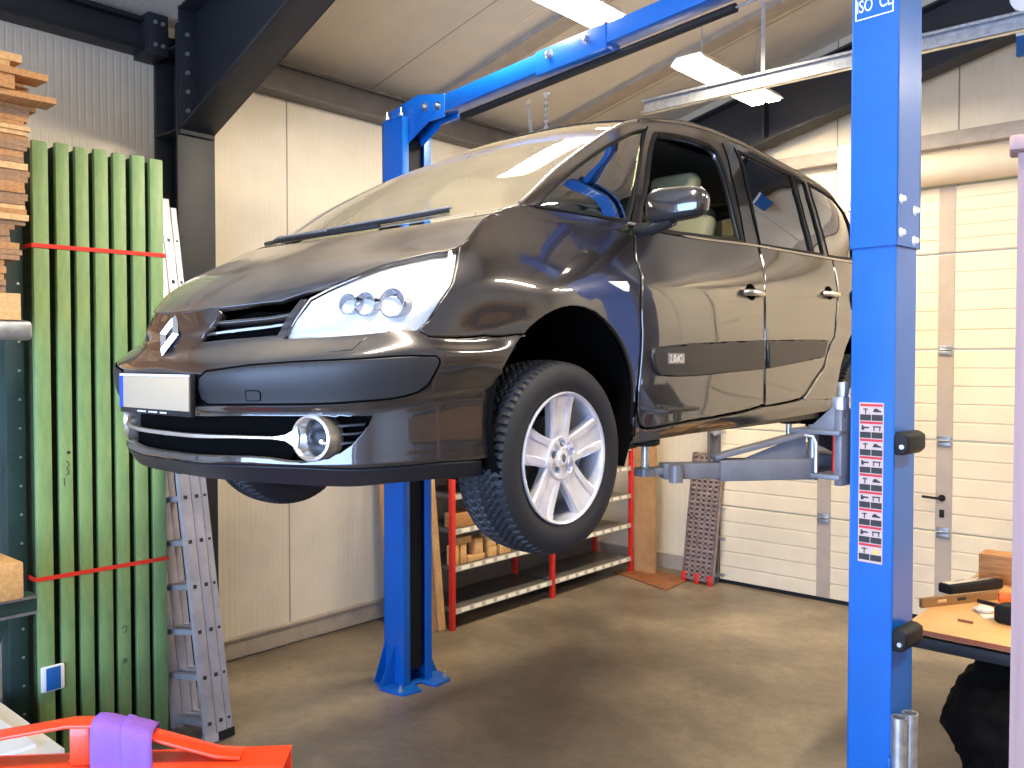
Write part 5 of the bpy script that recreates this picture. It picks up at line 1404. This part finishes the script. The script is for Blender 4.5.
# bent flat bar over the beam
mb = MB(); pts = [(.20, .0), (.26, .004), (.615, .095), (.72, .097), (1.6, .018)]
pts = [(.13, .003), (.20, .010), (.51, .108), (.61, .110), (1.30, .003)]
yb0, yb1 = .028, .098
V_ = []
for (a, z_) in pts:
    for (y_, zz) in ((yb0, 0), (yb1, 0), (yb1, .010), (yb0, .010)): V_.append(p_r + dl * a + dn * y_ + Vector((0, 0, z_ + zz)))
mb.add(V_, [(4 * i + j, 4 * i + (j + 1) % 4, 4 * (i + 1) + (j + 1) % 4, 4 * (i + 1) + j) for i in range(len(pts) - 1) for j in range(4)] + [(3, 2, 1, 0), (16, 17, 18, 19)])
mb.build('flat_bar', M['red_paint'], rb, bevel=.002)
mb = MB(); rbx(.55, .605, .035, .09, 0, .108); mb.build('upright_plate', M['red_paint'], rb, bevel=.003)
mb = MB(); mb.tube([p_r + dl * .54 + dn * .05 + Vector((0, 0, .002)), p_r + dl * .62 + dn * .06 + Vector((0, 0, .002))], .005, 6); mb.build('weld_bead', M['red_paint'], rb)
# stand so the frame does not float
mb = MB(); rbx(.35, .45, .02, .11, -1.0, -H); rbx(.15, .65, -.05, .18, -1.0, -.985); mb.build('stand', M['red_paint'], rb, bevel=.003)
# sling: two strips draped over flat bar
sl = empty('lifting_sling', (0, 0, 0), 0, 'purple webbing sling draped over the red foreground frame', 'sling')
def strip(a0, a1, hang_f, hang_b, lift_, skew=0.):
    mb = MB(); sec = []
    path = [(yb1 + .014, -hang_f), (yb1 + .016, -.05), (yb1 + .014, .0), (yb1 + .004, .016), (yb1 - .01, .021), ((yb0 + yb1) / 2, .023), (yb0 + .01, .021), (yb0 - .006, .014), (yb0 - .014, -.01), (yb0 - .016, -hang_b)]
    n = len(path); vs = []; m_ = 6
    for i, (y_, z_) in enumerate(path):
        for j in range(m_ + 1):
            a = a0 + (a1 - a0) * j / m_ + skew * i / n
            # height of the bar under this spot
            zz = 0
            for q in range(len(pts) - 1):
                if pts[q][0] <= a <= pts[q + 1][0]: zz = pts[q][1] + (pts[q + 1][1] - pts[q][1]) * (a - pts[q][0]) / (pts[q + 1][0] - pts[q][0])
            vs.append(p_r + dl * a + dn * (y_ + (lift_ if y_ > .06 else -lift_) + .002 * math.sin(j * 2.)) + Vector((0, 0, zz + z_ + lift_ + .0015 * math.sin(j * 3.1))))
    fs = [(i * (m_ + 1) + j, i * (m_ + 1) + j + 1, (i + 1) * (m_ + 1) + j + 1, (i + 1) * (m_ + 1) + j) for i in range(n - 1) for j in range(m_)]
    mb.add(vs, fs); o = mb.build('webbing', M['sling'], sl, smooth=True, sharp=80)
    sd = o.modifiers.new('thick', 'SOLIDIFY'); sd.thickness = .004; sd.offset = 0
    return o
strip(.365, .45, .30, .02, .006, .02); strip(.44, .54, .34, .03, .0, .0)

# ================================================================== rear: shelf, blocks, boards, ramp, mat
sh = empty('shelf_unit', (-4.9, 4.82, 0), 0, 'low metal shelf unit with red posts and grey shelves behind the front wheel', 'shelf unit')
SD = .45
for y in (0, 1.27, 2.54):
    for x in (0, -SD):
        if y == 1.27 and x == 0: h = .30
        mb = MB(); h = 1.30 if not (y == 1.27 and x == 0) else 1.30; mb.box(x - .02, x + .02, y - .02, y + .02, 0, h); mb.build('post', M['red_post'], sh, bevel=.002)
for z in (.16, .50, .80, 1.08, 1.28):
    for (a, b) in ((.02, 1.25), (1.29, 2.52)):
        mb = MB(); mb.box(-SD, .01, a, b, z - .03, z); s_ = mb.build('shelf', M['shelf_metal'], sh, bevel=.002)
        mb = MB(); mb.prism([(.010, a, z - .035), (.016, a, z - .035), (.012, a, z + .008), (.006, a, z + .008)], (0, b - a, 0)); e_ = mb.build('label_rail', M['shelf_edge'], s_)
        mb = MB()
        n = 8
        for k in range(n):
            y = a + .07 + k * (b - a - .1) / n; mb = MB(); mb.prism([(.0165, y, z - .028), (.0175, y, z - .028), (.0145, y, z + .002), (.0135, y, z + .002)], (0, .095, 0)); mb.build('label', M['paper'], e_) if False else None
            xx = 0
        mb = MB()
        for k in range(n):
            y = a + .07 + k * (b - a - .1) / n; mb.prism([(.0165, y, z - .028), (.0178, y, z - .028), (.0148, y, z + .002), (.0135, y, z + .002)], (0, .095, 0))
        lb = mb.build('labels', M['paper'], e_); lb['kind'] = 'stuff'
mb = MB(); mb.box(-SD - .02, -SD - .015, 0, 2.54, .05, 1.28); mb.build('back_panel', M['shelf_metal'], sh)
# blocks on shelf
sx0 = -4.93
blk = [(4.90, .50, .07, .07, .16, 'upright block at far left of the lower shelf'), (4.99, .50, .07, .07, .16, 'second upright block on the lower shelf'), (5.0, .66, .10, .16, .06, 'block laid across the two leftmost upright blocks'), (5.14, .50, .09, .20, .05, 'flat long block on the lower shelf front'),
       (5.17, .55, .075, .10, .13, 'tall block standing on the flat long block'), (5.34, .50, .08, .10, .08, 'lower block of the small tower on the lower shelf'), (5.33, .58, .08, .10, .07, 'middle block of the small tower on the lower shelf'), (5.34, .65, .09, .15, .06, 'top block of the small tower on the lower shelf'),
       (5.50, .50, .09, .14, .11, 'rightmost block on the lower shelf'), (5.02, .80, .12, .26, .12, 'orange-brown block on the shelf above the others')]
for (y, z, dx, dy, dz, lab) in blk:
    mb = MB(); mb.box(-dx, 0, -dy / 2, dy / 2, .001, dz); o = mb.build('wood_block', M['wood'] if z == .80 else M['wood3'], loc=(sx0 - .01, y, z), bevel=.004); tag(o, 'pale wooden ' + lab if z != .80 else lab, 'wood block', 'wood blocks on the shelf')
# tall boards behind the far post
mb = MB(); mb.box(0, .02, -.17, .25, 0, 1.75); o = mb.build('board', M['cardboard'], loc=(-5.40, 4.74, .001), rot=(0, R(-5.5), 0)); tag(o, 'tall brown board leaning on the wall left of the far lift post', 'board')
mb = MB(); mb.box(0, .02, -.06, .06, 0, 1.9); o = mb.build('board', M['wood2'], loc=(-5.0, 4.70, .001), rot=(0, R(-6), 0)); tag(o, 'narrow wooden board between the far lift post and the red shelf post', 'board')
mb = MB(); mb.box(-.01, .01, -.03, .03, 0, 1.8); o = mb.build('board', M['wood3'], loc=(-4.97, 4.775, .001), rot=(0, R(-6), 0)); tag(o, 'pale lath leaning against the end of the red shelf unit', 'board')
# cardboard strip standing at the right end of the shelf
mb = MB(); mb.box(-4.90, -4.66, 7.42, 7.46, 0, 2.0); o = mb.build('cardboard_panel', M['cardboard']); tag(o, 'light brown cardboard panel standing at the right end of the shelf', 'panel')
# perforated ramp standing against the wall with red feet
rp = empty('perforated_ramp', (-4.32, 7.40, 0), 0, 'perforated steel ramp with red feet standing against the rear wall by the door', 'ramp')
mb = MB(); W_, Hh = .30, 1.25; lean = .10
def rpt(x, z, y=0): return Vector((x + z * .025, y + z * .12, z))
cols_, rws = 5, 26
mb.prism([rpt(-.01, .03, .03), rpt(W_ + .01, .03, .03), rpt(W_ + .01, Hh, .03), rpt(-.01, Hh, .03)], (0, .01, 0)); mb.build('back_plate', M['mat_brown'], rp); mb = MB()
for c in range(cols_ + 1):
    x = W_ * c / cols_; mb.prism([rpt(x - .012, .03), rpt(x + .012, .03), rpt(x + .012, Hh), rpt(x - .012, Hh)], (0, .03, 0))
for r in range(rws + 1):
    z = .05 + (Hh - .07) * r / rws
    mb.prism([rpt(-.01, z - .012), rpt(W_ + .01, z - .012), rpt(W_ + .01, z + .012), rpt(-.01, z + .012)], (0, .022, 0))
mb.build('tread_grid', M['ramp'], rp)
for x in (0, W_): mb = MB(); mb.prism([rpt(x - .015, .03), rpt(x + .015, .03), rpt(x + .015, Hh), rpt(x - .015, Hh)], (0, .045, 0)); mb.build('side_rail', M['ramp'], rp)
for x in (.01, W_ / 2, W_ - .01): mb = MB(); mb.box(x - .018, x + .018, -.012, .035, 0, .10); mb.build('red_foot', M['red_post'], rp, bevel=.003)
# brown mat
pm = [onz(612, 572, .0), onz(640, 566, 0), onz(690, 580, 0), onz(666, 591, 0)]
mb = MB(); mb.prism([Vector((p.x, p.y, .001)) for p in pm], (0, 0, .012)); o = mb.build('floor_mat', M['mat_brown'], bevel=.003); tag(o, 'reddish brown mat lying on the floor at the shelf end', 'mat')

# ================================================================== right: work table and things on it
TZ = .85
tb = empty('work_table', (-1.36, 4.43, 0), 0, 'work table with orange-brown wooden top and dark steel frame right of the near post', 'table')
mb = MB(); mb.box(0, 1.3, 0, 1.78, TZ - .022, TZ); tt = mb.build('table_top', M['tabletop'], tb, bevel=.002)
mb = MB(); mb.box(-.002, 1.3, -.006, 0, TZ - .024, TZ - .001); mb.build('edge_band', M['table_edge'], tt)
mb = MB(); mb.box(.02, 1.28, .02, .06, TZ - .10, TZ - .045); mb.box(.02, 1.28, 1.7, 1.74, TZ - .10, TZ - .045); mb.box(.02, .06, .06, 1.7, TZ - .10, TZ - .045); mb.box(.3, .34, .06, 1.7, TZ - .045, TZ - .022); mb.box(1.0, 1.04, .06, 1.7, TZ - .045, TZ - .022); mb.build('frame', M['black_steel'], tb, bevel=.002)
for (x, y) in ((.62, .04), (1.26, .04), (.62, 1.72), (1.26, 1.72)): mb = MB(); mb.box(x - .02, x + .02, y - .02, y + .02, 0, TZ - .10); mb.build('leg', M['black_steel'], tb, bevel=.002)
# spirit level
def on_t(px_, py_, z=TZ): return onz(px_, py_, z)
a = on_t(920.5, 608); b = on_t(998, 599); 
sl2 = empty('spirit_level', (0, 0, 0), 0, 'long brass-coloured spirit level lying across the table', 'spirit level')
mb = MB(); mb.bar(Vector((a.x, a.y, TZ + .026)), Vector((b.x, b.y, TZ + .026)), .022, .05); mb.build('level_body', M['brass'], sl2, bevel=.002)
d = (b - a).normalized(); 
for t in (.25, .5): c = a.lerp(b, t); mb = MB(); mb.bar(Vector((c.x, c.y, TZ + .028)) - d * .03, Vector((c.x, c.y, TZ + .028)) + d * .03, .026, .018); mb.build('vial', M['pictogram'] if t == .5 else M['wood3'], sl2, bevel=.003)
a = on_t(945, 594.5); b = on_t(996, 587); o = empty('tool_case', (0, 0, 0), 0, 'black case with shiny top lying behind the spirit level', 'tool case')
mb = MB(); mb.bar(Vector((a.x, a.y, TZ + .03)), Vector((b.x, b.y, TZ + .03)), .10, .056); mb.build('case_body', M['rubber'], o, bevel=.012)
mb = MB(); mb.bar(Vector((a.x, a.y, TZ + .061)), Vector((b.x, b.y, TZ + .061)), .05, .006); mb.build('case_lid', M['chrome'], o, bevel=.002)
a = on_t(990, 580); b = on_t(1024, 583)
mb = MB(); c = on_t(1012, 583); mb.box(c.x - .16, c.x + .16, c.y - .08, c.y + .08, TZ, TZ + .165); o = mb.build('wooden_box', M['wood'], bevel=.004); tag(o, 'reddish wooden box at the back of the work table', 'box')
sw = empty('hand_saw', (0, 0, 0), 0, 'hand tool with orange grip and dark blade on the table right side', 'saw'); a = on_t(998, 604); b = on_t(1020, 606); d = (b - a).normalized()
mb = MB(); mb.bar(Vector((a.x, a.y, TZ + .035)), Vector((b.x, b.y, TZ + .035)), .05, .06); mb.build('grip', M['orange'], sw, bevel=.012)
mb = MB(); mb.bar(Vector((a.x, a.y, TZ + .02)) + Vector((-.08, -.08, 0)), Vector((b.x, b.y, TZ + .02)) + Vector((.1, -.20, 0)), .012, .02); mb.build('blade', M['plastic'], sw)
c = on_t(1006, 622); mb = MB(); mb.prism([Vector((c.x - .05, c.y - .05, TZ + .001)), Vector((c.x + .08, c.y - .09, TZ + .001)), Vector((c.x + .14, c.y + .03, TZ + .001)), Vector((c.x + .09, c.y + .10, TZ + .001)), Vector((c.x - .02, c.y + .06, TZ + .001))], (0, 0, .09)); o = mb.build('cordless_tool', M['rubber'], bevel=.02, seg=3); tag(o, 'black power tool body at the right end of the table', 'power tool')
c = on_t(993, 617); mb = MB(); mb.box(-.055, .055, -.04, .04, 0, .002); o = mb.build('paper_sheet', M['paper'], loc=(c.x, c.y, TZ + .001), rot=(0, 0, .5)); tag(o, 'small white paper lying flat on the table', 'paper')
c = on_t(984, 612); mb = MB(); mb.lathe([(0, 0), (.045, .004), (.05, .018), (.025, .03), (0, .026)], n=9); o = mb.build('crumpled_bag', M['paper'], loc=(c.x, c.y, TZ + .001)); tag(o, 'crumpled clear plastic bag on the table beside the paper', 'bag')
a = on_t(958, 621); b = on_t(973, 624); mb = MB(); mb.bar(Vector((a.x, a.y, TZ + .006)), Vector((b.x, b.y, TZ + .006)), .012, .011); o = mb.build('wood_offcut', M['table_edge']); tag(o, 'tiny dark stick lying alone in the middle of the table', 'stick')
# black bag under the table
bmx = bmesh.new(); bmesh.ops.create_icosphere(bmx, subdivisions=5, radius=1)
for v in bmx.verts:
    p = v.co.copy(); n_ = noise.fractal(p * 1.7 + Vector((3, 1, 2)), .8, 2.2, 4); q = p * (1 + .16 * n_); v.co = Vector((q.x * .30, q.y * .34, max(-.34, q.z * .36)))
me = D.meshes.new('refuse_bag'); bmx.to_mesh(me); bmx.free(); me.materials.append(M['bag']); me.polygons.foreach_set('use_smooth', [True] * len(me.polygons))
o = D.objects.new('refuse_bag', me); COL.objects.link(o); c = ony(985, 700, 4.75); o.location = (c.x + .13, 4.80, .345); tag(o, 'crumpled black bag standing on the floor under the work table', 'bag')
# tall pale board edge at the extreme right
c0 = ony(1014.5, 400, 1.9)
mb = MB(); mb.box(0, .5, 0, .04, 0, 2.55); o = mb.build('upright_board', M['pinkwood'], loc=(c0.x, 1.9, 0), rot=(0, 0, .2)); tag(o, 'pinkish upright board cut off by the right edge of the photo', 'board')
mb = MB(); mb.box(-.015, .5, -.02, .06, 0, .03); bcap = mb.build('top_strip', M['pinkwood'], o, bevel=.006, loc=(0, 0, 2.552))
c1 = ony(1016.5, 45, 7.40)
mb = MB(); mb.box(0, .3, 0, .05, 0, .17); mb.cur = 1; mb.box(-.002, .3, -.004, 0, .145, .172); o = mb.build('wall_sign', [M['socket_blue'], M['white']], loc=(c1.x, 7.39, c1.z - .085)); tag(o, 'blue and white sign high under the dark sloping rafter at right edge', 'sign')

# ================================================================== things out of view that the paintwork mirrors
mb = MB()
rk2 = empty('unseen_timber_rack', (3.4, 1.5, 0), 0, 'timber rack on the right side of the workshop, out of view', 'rack')
for y in (-.9, .9, 2.7): mb = MB(); mb.box(.32, .42, y - .05, y + .05, 0, 3.0); mb.build('upright', M['green_dark'], rk2)
for z in (.8, 1.5, 2.2): mb = MB(); mb.box(-.4, .3, -1.0, 2.8, z, z + .06); mb.build('arm', M['green_dark'], rk2)
for k in range(9):
    mb = MB(); mb.box(-.35 + .0 * k, .25, -1.4 + .1 * (k % 3), 3.1, 0, .09); o = mb.build('unseen_stored_plank', M['wood2'], loc=(3.4, 1.5, (.865, 1.565, 2.265)[k % 3] + .095 * (k // 3))); tag(o, 'long timber stored on the out-of-view rack', 'timber', 'timbers on the out-of-view rack')

# ================================================================== light
w = D.worlds.new('world'); bpy.context.scene.world = w; w.use_nodes = True
bg = w.node_tree.nodes['Background']; sky = w.node_tree.nodes.new('ShaderNodeTexSky'); sky.sky_type = 'HOSEK_WILKIE'; sky.sun_direction = Vector((.3, .8, .55)).normalized(); sky.turbidity = 3
w.node_tree.links.new(sky.outputs[0], bg.inputs[0]); bg.inputs[1].default_value = 2.2
dl_ = D.lights.new('daylight', 'AREA'); dl_.shape = 'RECTANGLE'; dl_.size = 7.2; dl_.size_y = 3.4; dl_.energy = 900; dl_.color = (.42, .60, 1.0)
do = D.objects.new('daylight', dl_); COL.objects.link(do); do.location = (-1.15, FY - .3, 1.85); do.rotation_euler = (R(90), 0, 0)
sc = bpy.context.scene
sc.view_settings.view_transform = 'Standard'; sc.view_settings.look = 'None'; sc.view_settings.gamma = 1; sc.view_settings.exposure = .42; sc.view_settings.use_curve_mapping = False
